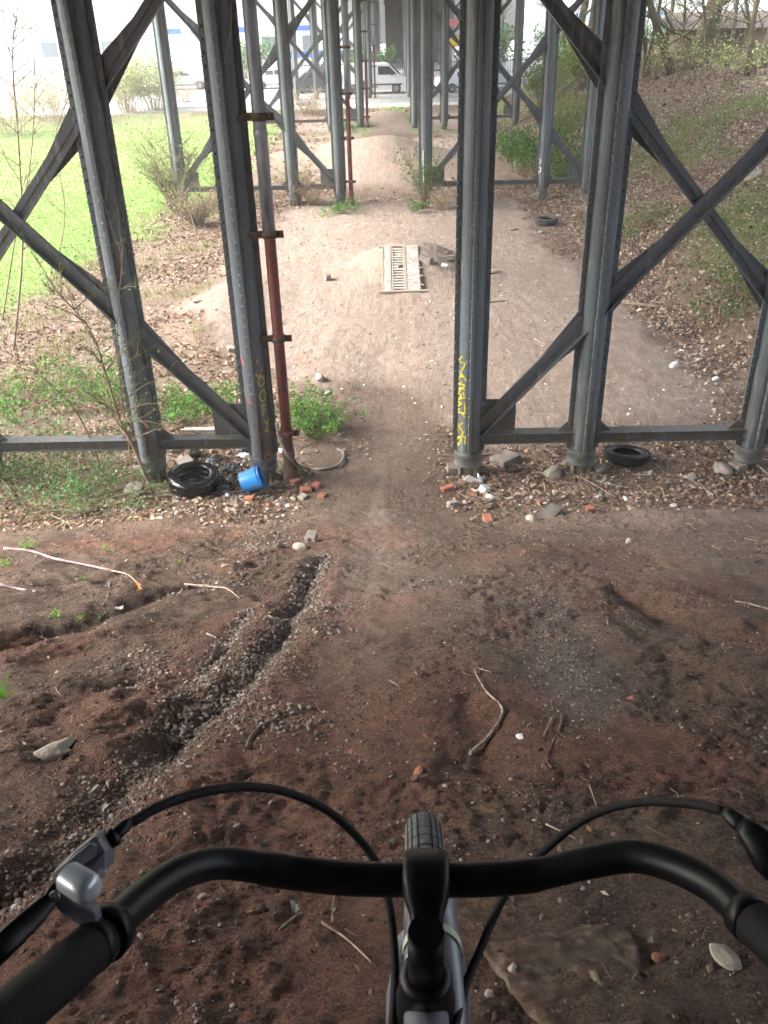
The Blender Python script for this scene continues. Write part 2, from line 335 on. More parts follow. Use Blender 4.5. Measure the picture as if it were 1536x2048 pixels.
def brick_mat(name, c1, c2, c3, scale):
    m = bpy.data.materials.new(name); m.use_nodes = True; n = m.node_tree.nodes; l = m.node_tree.links; b = n['Principled BSDF']
    tc = n.new('ShaderNodeTexCoord'); mp = n.new('ShaderNodeMapping'); mp.inputs['Rotation'].default_value = (R(90), 0, 0)
    br = n.new('ShaderNodeTexBrick'); br.inputs['Scale'].default_value = scale; br.inputs['Color1'].default_value = (*c1, 1); br.inputs['Color2'].default_value = (*c2, 1); br.inputs['Mortar'].default_value = (*c3, 1)
    l.new(tc.outputs['Object'], mp.inputs[0]); l.new(mp.outputs[0], br.inputs['Vector'])
    t = n.new('ShaderNodeTexNoise'); t.inputs['Scale'].default_value = .9; t.inputs['Detail'].default_value = 6; l.new(tc.outputs['Object'], t.inputs['Vector'])
    r = n.new('ShaderNodeMapRange'); r.inputs['From Min'].default_value = .45; r.inputs['From Max'].default_value = .6; l.new(t.outputs[0], r.inputs[0])
    mx = n.new('ShaderNodeMix'); mx.data_type = 'RGBA'; l.new(r.outputs[0], mx.inputs[0]); l.new(br.outputs[0], mx.inputs[6]); mx.inputs[7].default_value = (.05, .045, .042, 1)
    l.new(mx.outputs[2], b.inputs['Base Color']); b.inputs['Roughness'].default_value = .9; return m
M['brickwall'] = brick_mat('sooty_brickwork', (.12, .07, .05), (.09, .05, .04), (.09, .08, .07), 3.2)

# ground material: masks come from the vertex colours (what lies there), grain from noise
def ground_mat():
    m = bpy.data.materials.new('ground_soil'); m.use_nodes = True; n = m.node_tree.nodes; l = m.node_tree.links; b = n['Principled BSDF']
    b.inputs['Roughness'].default_value = .92; b.inputs['Specular IOR Level'].default_value = .25
    tc = n.new('ShaderNodeTexCoord')
    def noise(scale, detail=6, rough=.6, lo=.35, hi=.65, dist=0):
        t = n.new('ShaderNodeTexNoise'); t.inputs['Scale'].default_value = scale; t.inputs['Detail'].default_value = detail; t.inputs['Roughness'].default_value = rough; t.inputs['Distortion'].default_value = dist
        l.new(tc.outputs['Object'], t.inputs['Vector']); r = n.new('ShaderNodeMapRange'); r.inputs['From Min'].default_value = lo; r.inputs['From Max'].default_value = hi; l.new(t.outputs[0], r.inputs[0]); return r.outputs[0], t.outputs[0]
    def mix(f, a, c, mode='MIX'):
        x = n.new('ShaderNodeMix'); x.data_type = 'RGBA'; x.blend_type = mode
        for k, s in ((0, f), (6, a), (7, c)):
            if isinstance(s, (int, float)): x.inputs[k].default_value = s
            elif isinstance(s, tuple): x.inputs[k].default_value = (*s, 1)
            else: l.new(s, x.inputs[k])
        return x.outputs[2]
    A = n.new('ShaderNodeVertexColor'); A.layer_name = 'A'; B = n.new('ShaderNodeVertexColor'); B.layer_name = 'B'
    sa = n.new('ShaderNodeSeparateColor'); l.new(A.outputs[0], sa.inputs[0]); sb = n.new('ShaderNodeSeparateColor'); l.new(B.outputs[0], sb.inputs[0])
    dust, litter, grass = sa.outputs[:3]; red, gravel, road = sb.outputs[:3]
    n1, r1 = noise(3.2, 8, .65); n2, r2 = noise(14, 8, .7, .4, .62); n3, r3 = noise(70, 5, .7, .42, .6); n4, r4 = noise(.9, 5, .6, .4, .6)
    soil = mix(n1, (.090, .052, .034), (.195, .128, .084)); soil = mix(n2, soil, mix(.7, soil, (.036, .022, .016)))
    redc = mix(n2, (.23, .092, .055), (.11, .045, .028)); soil = mix(red, soil, redc)
    soil = mix(n3, soil, mix(.5, soil, (.24, .175, .14))); n5, r5 = noise(150, 3, .6, .52, .6); soil = mix(n5, soil, mix(.6, soil, (.03, .02, .016)))
    dustc = mix(n1, (.37, .29, .235), (.46, .375, .31)); dustc = mix(n2, dustc, mix(.5, dustc, (.24, .17, .135))); dustc = mix(n3, dustc, mix(.45, dustc, (.54, .46, .40))); nt_ = n.new('ShaderNodeTexNoise'); mpt = n.new('ShaderNodeMapping'); mpt.inputs['Scale'].default_value = (7, .55, 1); l.new(tc.outputs['Object'], mpt.inputs[0]); l.new(mpt.outputs[0], nt_.inputs['Vector']); nt_.inputs['Detail'].default_value = 5; rt_ = n.new('ShaderNodeMapRange'); rt_.inputs['From Min'].default_value = .45; rt_.inputs['From Max'].default_value = .62; l.new(nt_.outputs[0], rt_.inputs[0]); dustc = mix(rt_.outputs[0], dustc, mix(.35, dustc, (.27, .20, .155))); n6, r6 = noise(5, 7, .75, .5, .62); dustc = mix(n6, dustc, mix(.4, dustc, (.25, .18, .14))); dustc = mix(n4, dustc, mix(.22, dustc, (.30, .19, .145)))
    c = mix(dust, soil, dustc)
    lit = mix(n2, (.24, .17, .13), (.14, .095, .07)); lit = mix(n3, lit, (.34, .26, .20)); c = mix(litter, c, lit)
    c = mix(gravel, c, mix(n3, (.20, .18, .16), (.12, .10, .09)))
    gr = mix(n1, (.17, .30, .06), (.24, .36, .09)); gr = mix(n4, gr, mix(.3, gr, (.34, .33, .18))); c = mix(grass, c, gr)
    c = mix(road, c, mix(n1, (.5, .49, .47), (.42, .41, .39)))
    l.new(c, b.inputs['Base Color'])
    # relief: crumbs and grit
    vo = n.new('ShaderNodeTexVoronoi'); vo.inputs['Scale'].default_value = 75; l.new(tc.outputs['Object'], vo.inputs['Vector'])
    vm = n.new('ShaderNodeMapRange'); vm.inputs['From Min'].default_value = 0; vm.inputs['From Max'].default_value = .5; vm.inputs['To Min'].default_value = 1; vm.inputs['To Max'].default_value = 0; l.new(vo.outputs['Distance'], vm.inputs[0])
    def math_(op, a, c2):
        q = n.new('ShaderNodeMath'); q.operation = op
        for k, s in ((0, a), (1, c2)):
            if isinstance(s, (int, float)): q.inputs[k].default_value = s
            else: l.new(s, q.inputs[k])
        return q.outputs[0]
    fine, rf = noise(180, 4, .7); mid, rm = noise(26, 8, .75)
    patch, rp = noise(5, 4, .6, .45, .6)
    h = math_('ADD', math_('MULTIPLY', rm, .06), math_('ADD', math_('MULTIPLY', math_('MULTIPLY', vm.outputs[0], patch), .012), math_('MULTIPLY', rf, .008)))
    bp = n.new('ShaderNodeBump'); bp.inputs['Strength'].default_value = 1.0; bp.inputs['Distance'].default_value = 1.0; l.new(h, bp.inputs['Height']); l.new(bp.outputs[0], b.inputs['Normal'])
    return m
M['ground'] = ground_mat()
M['road'] = mat('pale_asphalt', (.30, .30, .29), .9, 0, [((.22, .22, .21), 3, .4, .6)])

# ------------------------------------------------------------------ ground sheet
def graded(stops):
    out = [stops[0][0]]
    for (a, sa), (b, sb) in zip(stops[:-1], stops[1:]):
        x = a
        while True:
            t = (x-a)/(b-a); x += sa+(sb-sa)*t
            if x >= b-.3*sb: break
            out.append(x)
        out.append(b)
    return np.array(out)
gx = graded([(-150, 30), (-60, 5), (-16, .35), (-5, .06), (-3.0, .022), (-1.3, .011), (2.1, .011), (3.6, .022), (6, .06), (14, .2), (60, 5), (150, 30)])
gy = graded([(-60, 15), (-8, 1.0), (-.5, .06), (.55, .008), (2.6, .010), (5, .016), (9.8, .022), (12, .035), (18, .07), (32, .16), (62, .4), (120, 4), (170, 20)])
X, Y = np.meshgrid(gx, gy); X = X.ravel(); Y = Y.ravel(); Z = H(X, Y)
nx, ny = len(gx), len(gy); idx = np.arange(nx*ny).reshape(ny, nx)
F = np.stack([idx[:-1, :-1], idx[:-1, 1:], idx[1:, 1:], idx[1:, :-1]], -1).reshape(-1, 4)
wob = fbm(X*.6, Y*.5, 81, 4); wob2 = fbm(X*2.2, Y*2, 82, 4)
def track(X, Y): return np.exp(-(abs(X-.15-.10*(8.5-np.clip(Y, 2, 8.5))*.3)/(.75+.12*abs(Y-11)*(Y > 8)))**3)*sstep(3, 6, Y)*(1-sstep(13.5, 16, Y))
def masks(X, Y):
    wob = fbm(X*.6, Y*.5, 81, 4); wob2 = fbm(X*2.2, Y*2, 82, 4); xw = X+.6*wob+.25*wob2; yw = Y+.6*wob
    xl = np.interp(Y, [10.8, 11.6, 13, 15, 18, 23, 27, 30], [.9, .5, -.9, -2.9, -4.5, -4.0, -3.2, -3.0]); xr = np.interp(Y, [10.8, 12, 13.5, 16, 19, 23, 28, 31], [5.0, 5.8, 6.3, 5.5, 5.5, 4.5, 4.6, 4.8])
    ys = 11.1+2.3*np.exp(-((X-.15)/.8)**2)+1.2*sstep(.3, -1.0, X)
    dust = sstep(-.3, .7, X+.5*wob+.35*wob2-xl)*sstep(-.3, .7, xr-X+.5*wob-.35*wob2)*sstep(-.4, .9, Y-ys+.8*wob+.3*wob2)
    dust = dust*(1-.35*sstep(.5, .0, abs(X-.15)/1.2)*(1-sstep(12, 15, Y)))
    dust = np.maximum(dust, .75*sstep(30, 33, yw)*sstep(-6, -3.8, xw)*(1-sstep(4.2, 6.2, xw)))
    dust = dust*(1-.85*np.exp(-((Y-31.3)/1.7)**2)*sstep(-.3, .2, wob2+.3))*(1-.8*np.exp(-((Y-45)/1.8)**2)*sstep(-.2, .2, wob2+.1))*(1-.9*np.exp(-((Y-58)/1.8)**2))
    patht = np.exp(-(abs(X-.15+.2*wob)/(.85+.1*abs(Y-11)))**3)*sstep(8.3, 9.3, Y)*(1-sstep(13, 15, Y))
    dust = np.maximum(dust*(1-.5*patht), .26*patht)
    # paler, dustier crest of the slope on the riding line
    dust = np.maximum(dust, sstep(2.5, 6, Y)*(1-sstep(8.8, 9.3, Y))*(.12+.22*sstep(-.3, .4, wob))*sstep(-.6, .3, X))
    dust = np.maximum(dust, .5*np.exp(-((X-.22-.04*(8-Y)*.5)/.16)**2)*sstep(2.5, 5, Y)*(1-sstep(11, 12.5, Y))*(.6+.4*sstep(-.3, .2, wob2)))
    dust = np.maximum(dust, .85*np.exp(-((X-3.9-.3*wob)/1.9)**2)*np.exp(-((Y-8.5+.3*wob2)/.6)**2))
    grass = sstep(7.0, 9.2, -X + .17*np.clip(Y-19, -4, 14)+1.6*wob)*sstep(15.5, 19.5, Y+2*wob)*(1-sstep(50, 60, Y+4*wob))
    grass = np.maximum(grass, .55*sstep(.05, .35, wob)*sstep(46, 48, Y)*(1-sstep(60, 63, Y))*(X < 7))
    grass = np.maximum(grass, .42*sstep(.0, .45, fbm(X*.35+4, Y*.3, 90, 3)+.25*wob2)*sstep(6, 8, X)*sstep(14, 18, Y))
    litter = np.clip(sstep(9.0, 9.8, Y)*(1-dust*1.1)*(1-patht), 0, 1)
    litter = np.maximum(litter, .5*sstep(7.6, 8.8, Y+.5*wob)*(1-sstep(9, 10, Y))*sstep(.3, .9, abs(X-.3)))
    damp = np.clip(np.exp(-((Y-31.3)/1.5)**2)*np.exp(-((X-.1)/2.0)**4)+.9*np.exp(-((Y-46.2)/1.3)**2)*np.exp(-((X-.2)/2.2)**4)+np.exp(-((Y-58)/1.8)**2), 0, 1); dust = dust*(1-.9*damp); litter = litter*(1-.9*damp)
    litter = litter*(1-grass)*(1-.93*patht)
    red = sstep(-.15, .35, fbm(X*.9, Y*.8, 95, 4)+.15*(1-Y/9.))*(1-sstep(8.8, 9.6, Y))*.85
    for P, w0, w1, d0, d1 in GUL[:2]:
        d, t, s = polydist(X, Y, P); ww = w0+(w1-w0)*t; red = np.maximum(red, .9*np.exp(-((d-1.5*ww)/ww)**2)*(s > 0)*(Y < 7)) if P is GUL[0][0] else red
    gravel = 0*X
    d, t, s = polydist(X, Y, GUL[0][0]); gravel = np.maximum(gravel, .40*np.exp(-(d/(.04+.06*t))**2))
    d, t, s = polydist(X, Y, pl((1100,1220),(1120,1300),(1150,1350),(1180,1400))); gravel = np.maximum(gravel, .65*np.exp(-(d/.22)**2)*sstep(-.2, .3, wob2+.15))
    road = sstep(60, 62, Y)*(1-.0*X)
    return dust, litter, grass, red, gravel, road
dust, litt, grs, red, grv, road = masks(X, Y)
raw_mesh('ground', np.c_[X, Y, Z], F, M['ground'], smooth=True, C={'A': np.c_[dust, litt, grs], 'B': np.c_[red, grv, road]})['kind'] = 'structure'
rd = MB(); rd.box((0, 73, .012), (160, 19, .02)); o = rd.build('road', M['road']); o['kind'] = 'structure'

# ------------------------------------------------------------------ scattered stuff (nobody could count it)
def leaf_mesh(P, size, col3, tilt=.5, aspect=.55, up=None):
    n = len(P); a = RNG.uniform(0, 2*np.pi, n); ti = RNG.normal(0, tilt, n); tj = RNG.normal(0, tilt, n)
    d = np.c_[np.cos(a)*np.cos(ti), np.sin(a)*np.cos(ti), np.sin(ti)]
    s = np.c_[-np.sin(a)*np.cos(tj), np.cos(a)*np.cos(tj), np.sin(tj)]
    nn = np.cross(d, s); fold = RNG.uniform(-.35, .35, n)[:, None]; sz = np.asarray(size).reshape(-1, 1)*np.ones((n, 1))
    w_ = sz*aspect*.5
    v0 = P-d*sz*.5; v2 = P+d*sz*.5+nn*sz*fold*.5; m1 = P+s*w_+nn*sz*abs(fold)-d*sz*.08; m2 = P-s*w_+nn*sz*fold-d*sz*.08
    V = np.stack([v0, m1, v2, m2], 1).reshape(-1, 3); b = np.arange(n)*4
    Fq = np.concatenate([np.c_[b, b+1, b+2], np.c_[b, b+2, b+3]]); C = np.repeat(col3, 4, 0); return V, Fq, C
_ico = None
def pebbles(P, size, col3, flat=.6):
    n = len(P); t = (1+5**.5)/2
    v = np.array([[-1,t,0],[1,t,0],[-1,-t,0],[1,-t,0],[0,-1,t],[0,1,t],[0,-1,-t],[0,1,-t],[t,0,-1],[t,0,1],[-t,0,-1],[-t,0,1]], float); v /= np.linalg.norm(v[0])
    f = np.array([[0,11,5],[0,5,1],[0,1,7],[0,7,10],[0,10,11],[1,5,9],[5,11,4],[11,10,2],[10,7,6],[7,1,8],[3,9,4],[3,4,2],[3,2,6],[3,6,8],[3,8,9],[4,9,5],[2,4,11],[6,2,10],[8,6,7],[9,8,1]])
    rr = RNG.uniform(.65, 1.2, (n, 12, 1)); V = v[None]*rr; V = V*np.stack([RNG.uniform(.7, 1.3, n), RNG.uniform(.6, 1.0, n), flat*RNG.uniform(.6, 1.1, n)], -1)[:, None]
    a = RNG.uniform(0, 6.28, n); c, s = np.cos(a), np.sin(a); x = V[..., 0]*c[:, None]-V[..., 1]*s[:, None]; y = V[..., 0]*s[:, None]+V[..., 1]*c[:, None]
    V = np.stack([x, y, V[..., 2]], -1)*np.asarray(size).reshape(-1, 1, 1)*.5+P[:, None]
    return V.reshape(-1, 3), (f[None]+12*np.arange(n)[:, None, None]).reshape(-1, 3), np.repeat(col3, 12, 0)
def jit(base, n, amt=.25):
    b = np.asarray(base)[RNG.integers(0, len(base), n)]; return np.clip(b*RNG.uniform(1-amt, 1+amt, (n, 1)), 0, 1)
def scatter(n, x0, x1, y0, y1, prob):
    x = RNG.uniform(x0, x1, n); y = RNG.uniform(y0, y1, n); k = RNG.uniform(0, 1, n) < prob(x, y); return x[k], y[k]
LIT = [(.27, .17, .11), (.35, .24, .165), (.20, .12, .075), (.42, .32, .23), (.13, .08, .05), (.54, .45, .36), (.31, .17, .09), (.17, .10, .065), (.10, .065, .045)]
def litter_prob(x, y):
    d, l_, g, r_, gv, rr = masks(x, y); return (1-.95*track(x, y))*np.clip(l_*(.25+.75*sstep(-.2, .3, fbm(x*1.3, y*1.3, 33, 3))), 0, 1)
parts = []
for n, box_, sz in ((46000, (-7, 7, 8.6, 14), (.025, .08)), (110000, (-10, 13, 14, 32), (.04, .11)), (34000, (-8, 14, 32, 58), (.08, .18))):
    x, y = scatter(n, *box_, litter_prob); z = H(x, y)+RNG.uniform(.004, .03, len(x)); parts.append(leaf_mesh(np.c_[x, y, z], RNG.uniform(sz[0], sz[1], len(x)), jit(LIT, len(x)), .35, .6))
x, y = scatter(90000, 5.2, 16, 12, 46, lambda x, y: .35+.65*sstep(-.3, .2, fbm(x*.9, y*.9, 34, 3))); parts.append(leaf_mesh(np.c_[x, y, H(x, y)+RNG.uniform(.01, .05, len(x))], RNG.uniform(.035, .105, len(x)), jit([(.48, .37, .27), (.56, .46, .36), (.36, .26, .18), (.66, .58, .48), (.24, .17, .12)], len(x)), .4, .6))
# a thin scatter on the slope itself
gp = lambda x, y: .05+.9*np.exp(-(polydist(x, y, GUL[0][0])[0]/.16)**2)+.3*np.exp(-(polydist(x, y, GUL[5][0])[0]/.2)**2)
x, y = scatter(9000, -3.2, 4.5, .6, 8.8, gp); parts.append(leaf_mesh(np.c_[x, y, H(x, y)+.006], RNG.uniform(.012, .035, len(x)), jit([(.3, .22, .16), (.42, .34, .27), (.2, .13, .09), (.25, .13, .07)], len(x)), .3, .45))
def join(parts):
    V = []; Fs = []; Cc = []; b = 0
    for v, f, c in parts: V.append(v); Fs.append(f+b); Cc.append(c); b += len(v)
    return np.concatenate(V), np.concatenate(Fs), np.concatenate(Cc)
v, f, c = join(parts); o = raw_mesh('leaf_litter', v, f, M['litter'], C={'Col': c}); tag(o, 'dry brown fallen leaves strewn over the ground beside the dusty track', 'leaf litter', kind='stuff')
# gravel and crumbs on the slope: thick in the gullies, sparse elsewhere
GRV = [(.13, .095, .075), (.09, .06, .048), (.18, .145, .12), (.13, .065, .048), (.27, .23, .19), (.06, .04, .032), (.10, .055, .04), (.08, .05, .04), (.11, .075, .06)]
def grav_prob(x, y):
    p = (.05-.04*track(x, y))+.7*np.exp(-(polydist(x, y, GUL[0][0])[0]/(.09+.018*(9-y)))**2)+.3*np.exp(-(polydist(x, y, GUL[1][0])[0]/.1)**2)
    p = p+.35*np.exp(-(polydist(x, y, pl((1100,1220),(1120,1300),(1150,1350),(1180,1400)))[0]/.22)**2)
    return (1-.8*track(x, y))*np.clip(p*(.5+sstep(-.1, .5, fbm(x*1.6, y*1.6, 44, 3))*1.2)+.14*sstep(-.1, .35, fbm(x*2.4, y*2.4, 45, 3)), 0, 1)
parts = []
for n, bx, s0, s1 in ((130000, (-1.1, 2.0, .55, 2.6), .003, .011), (14000, (-1.2, 2.1, .6, 2.6), .01, .028), (110000, (-2.2, 3.0, 2.6, 5.2), .006, .02), (50000, (-3.5, 4.2, 5.2, 9.2), .010, .034)):
    x, y = scatter(n, *bx, grav_prob); s = RNG.uniform(0, 1, len(x))**2.2*(s1-s0)+s0; parts.append(pebbles(np.c_[x, y, H(x, y)+s*.08], s, jit(GRV, len(x)), .65))
GG = [(.17, .145, .125), (.12, .10, .085), (.20, .175, .15), (.085, .065, .055), (.14, .095, .075), (.28, .25, .22), (.10, .075, .06), (.11, .085, .07)]
for n, bx, s0, s1 in ((26000, (-1.1, 1.2, .6, 2.8), .006, .022), (60000, (-1.6, 1.4, 2.6, 5.5), .010, .034), (22000, (-1.2, 1.6, 5.2, 8.8), .014, .05)):
    gq = lambda x, y: np.exp(-(polydist(x+.05*fbm(x*3, y*3, 9, 2), y+.05*fbm(x*3+9, y*3, 5, 2), GUL[0][0])[0]/(.035+.008*(9-y)))**2)+.8*np.exp(-(polydist(x, y, GUL[1][0])[0]/.05)**2)+.22*sstep(.1, .5, fbm(x*1.1+7, y*1.1, 46, 3))*sstep(1.5, -.5, x)
    x, y = scatter(n, *bx, gq); s = RNG.uniform(0, 1, len(x))**1.7*(s1-s0)+s0; parts.append(pebbles(np.c_[x, y, H(x, y)+s*.12], s, jit(GG, len(x)), .6))
gq = lambda x, y: np.exp(-(polydist(x, y, pl((1080,1180),(1110,1260),(1130,1330),(1160,1400),(1150,1450)))[0]/.15)**2)
x, y = scatter(26000, .5, 3, 2.4, 7, gq); s = RNG.uniform(0, 1, len(x))**2*.016+.004; parts.append(pebbles(np.c_[x, y, H(x, y)+s*.1], s, jit(GG, len(x)), .6))
v, f, c = join(parts); o = raw_mesh('gravel', v, f, M['pebble'], C={'Col': c}); tag(o, 'loose grey brown gravel lying in the gullies of the dirt slope', 'gravel', kind='stuff')
def twigs(P, L, rad, c3):
    n = len(P); a = RNG.uniform(0, 6.28, n); d = np.c_[np.cos(a), np.sin(a), RNG.normal(0, .15, n)]; s_ = np.c_[-np.sin(a), np.cos(a), 0*a]; k = RNG.normal(0, .12, (n, 1)); L = L[:, None]; r_ = rad[:, None]; upv = np.array([[0, 0, 1.]])
    rows = []
    for t in (-.5, 0, .5):
        c_ = P+d*L*t+s_*L*k*(1-4*t*t); w_ = r_*(1-.5*(t+.5)); rows += [c_+s_*w_, c_+upv*w_*1.5, c_-s_*w_]
    V = np.stack(rows, 1).reshape(-1, 3); b = np.arange(n)*9; Fq = []
    for q in (0, 3):
        for i in (0, 1): Fq += [np.c_[b+q+i, b+q+i+1, b+q+i+4], np.c_[b+q+i, b+q+i+4, b+q+i+3]]
    return V, np.concatenate(Fq), np.repeat(c3, 9, 0)
parts = []
for n, bx, l0, l1, r0 in ((150, (-1.1, 2.0, .6, 2.8), .015, .07, .0010), (240, (-2.4, 3.2, 2.8, 6), .03, .11, .0018), (480, (-4.5, 5, 6, 9), .04, .16, .0028), (1800, (-5, 6, 8.8, 12), .08, .45, .005), (1800, (-7, 12, 12, 30), .12, .6, .008)):
    x = RNG.uniform(bx[0], bx[1], n); y = RNG.uniform(bx[2], bx[3], n); keep = (masks(x, y)[0] < .55) & (track(x, y) < .25); x = x[keep]; y = y[keep]; n = len(x)
    parts.append(twigs(np.c_[x, y, H(x, y)+.008], RNG.uniform(l0, l1, n), r0*RNG.uniform(.6, 1.6, n), jit([(.30, .24, .18), (.16, .11, .08), (.24, .18, .13), (.10, .07, .05)], n)))
v, f, c = join(parts); o = raw_mesh('twig_litter', v, f, M['pebble'], C={'Col': c}); tag(o, 'tiny broken twigs and straws littering the dirt slope', 'twig litter', kind='stuff')
# rubble chips near the trestle feet and on the dusty flat
RUB = [(.36, .30, .25), (.27, .21, .17), (.20, .15, .12), (.26, .13, .09), (.46, .42, .37), (.16, .12, .095), (.30, .24, .19), (.12, .09, .07)]
def rub_prob(x, y):
    side = sstep(.7, 1.2, abs(x-.15)); return side*np.exp(-((y-9.45)/.5)**2)*.8+.5*side*np.exp(-((y-10.3)/.5)**2)
x, y = scatter(11000, -2.6, 5.6, 8.3, 11.5, rub_prob); s = RNG.uniform(0, 1, len(x))**2.8*.09+.012; parts = [pebbles(np.c_[x, y, H(x, y)+s*.12], s, jit(RUB, len(x)), .6)]
x, y = scatter(30000, -3.5, 6, 11, 32, lambda x, y: .15+.6*sstep(-.1, .4, fbm(x*.8, y*.8, 48, 3))); s = RNG.uniform(0, 1, len(x))**3.5*.07+.012; parts.append(pebbles(np.c_[x, y, H(x, y)+s*.1], s, jit([(.42, .36, .3), (.33, .26, .21), (.26, .2, .16), (.5, .46, .42)], len(x)), .5))
v, f, c = join(parts); o = raw_mesh('rubble_chips', v, f, M['pebble'], C={'Col': c}); tag(o, 'small stone and brick chips strewn round the trestle feet', 'rubble', kind='stuff')
# grass blades
def blades(x, y, h, colr, wd=.012):
    n = len(x); z = H(x, y); a = RNG.uniform(0, 6.28, n); le = RNG.normal(0, .45, (n, 2)); hh = h*RNG.uniform(.5, 1.2, n)
    p = np.c_[x, y, z-.01]; s = np.c_[np.cos(a), np.sin(a), 0*a]*wd*RNG.uniform(.7, 1.4, (n, 1)); mid = p+np.c_[le*hh[:, None]*.3, hh*.55]; tip = p+np.c_[le*hh[:, None], hh]
    V = np.stack([p-s, p+s, mid+s*.7, mid-s*.7, tip], 1).reshape(-1, 3); b = np.arange(n)*5
    return V, np.concatenate([np.c_[b, b+1, b+2], np.c_[b, b+2, b+3], np.c_[b+3, b+2, b+4]]), np.repeat(jit(colr, n, .25), 5, 0)
gpb = lambda x, y: masks(x, y)[2]
GRN = [(.18, .32, .06), (.24, .37, .10), (.15, .28, .05), (.30, .38, .14)]
parts = []
x, y = scatter(60000, -16, -5, 14, 34, gpb); parts.append(blades(x, y, .06, GRN, .010))
x, y = scatter(30000, -24, 7, 34, 60, gpb); parts.append(blades(x, y, .09, GRN, .022))
x, y = scatter(60000, 5.5, 15, 12, 44, gpb); parts.append(blades(x, y, .14, [(.16, .28, .07), (.24, .32, .11), (.34, .34, .18)], .014))
x, y = scatter(9000, -7.5, -3.2, 13.5, 24, lambda x, y: .5*sstep(-.1, .3, fbm(x, y, 57, 3))); parts.append(blades(x, y, .22, [(.4, .33, .2), (.3, .28, .12), (.18, .26, .07)], .008))
v, f, c = join(parts); o = raw_mesh('grass', v, f, M['leaf'], C={'Col': c}); tag(o, 'bright green grass on the open ground left of the viaduct', 'grass', kind='stuff')

# ------------------------------------------------------------------ viaduct: riveted trestle bents
def column_mesh():
    r, fl, th = .150, .212, .017; poly = []
    for q in range(4):
        a0 = q*math.pi/2; c, s = math.cos(a0), math.sin(a0); rt = lambda x, y: (x*c-y*s, x*s+y*c)
        poly += [rt(r-.005, -th), rt(fl, -th), rt(fl, th), rt(r-.005, th)]
        for k in range(1, 6):
            t = math.radians(6+ (78)*k/6.0); poly.append(rt(r*math.cos(t), r*math.sin(t)))
    m = MB(); m.prism(poly, .40, 6.9)
    z = .5
    while z < 6.8:
        for sx in (-1, 1):
            m.dome((sx*.190, -th, z), (0, -1, 0), .018, 7); m.dome((sx*.192, th, z), (0, 1, 0), .0145, 5)
            m.dome((sx*th, -.190, z+.06), (sx, 0, 0), .018, 7); m.dome((sx*th, .192, z+.06), (sx, 0, 0), .0145, 5)
        z += .125
    return m
def brace_mb(p0, p1, yo, leg=1):
    m = MB(); a = Vector((p0[0], yo, p0[1])); b = Vector((p1[0], yo, p1[1])); d = (b-a).normalized(); nrm = Vector((d.z, 0, -d.x))
    if nrm.z < 0: nrm = -nrm
    m.bar(a, b, .17, .014, (0, -1, 0))
    o = -nrm*(.085-.007)
    m.bar(a+o+Vector((0, -.05, 0)), b+o+Vector((0, -.05, 0)), .014, .086, (0, -1, 0))
    o2 = nrm*(.045); m.bar(a+o2+Vector((0, -.012, 0)), b+o2+Vector((0, -.012, 0)), .07, .010, (0, -1, 0))
    return m
def gusset_mb(poly, y, th=.018, rivs=()):
    m = MB(); m.prism(poly, y-th/2, y+th/2, lambda p, q: (p[0], q, p[1]))
    for (x, z) in rivs: m.dome((x, y-th/2, z), (0, -1, 0), .015, 6)
    return m
SL = 1.107; XC, ZC = 4.0-.03, 3.45
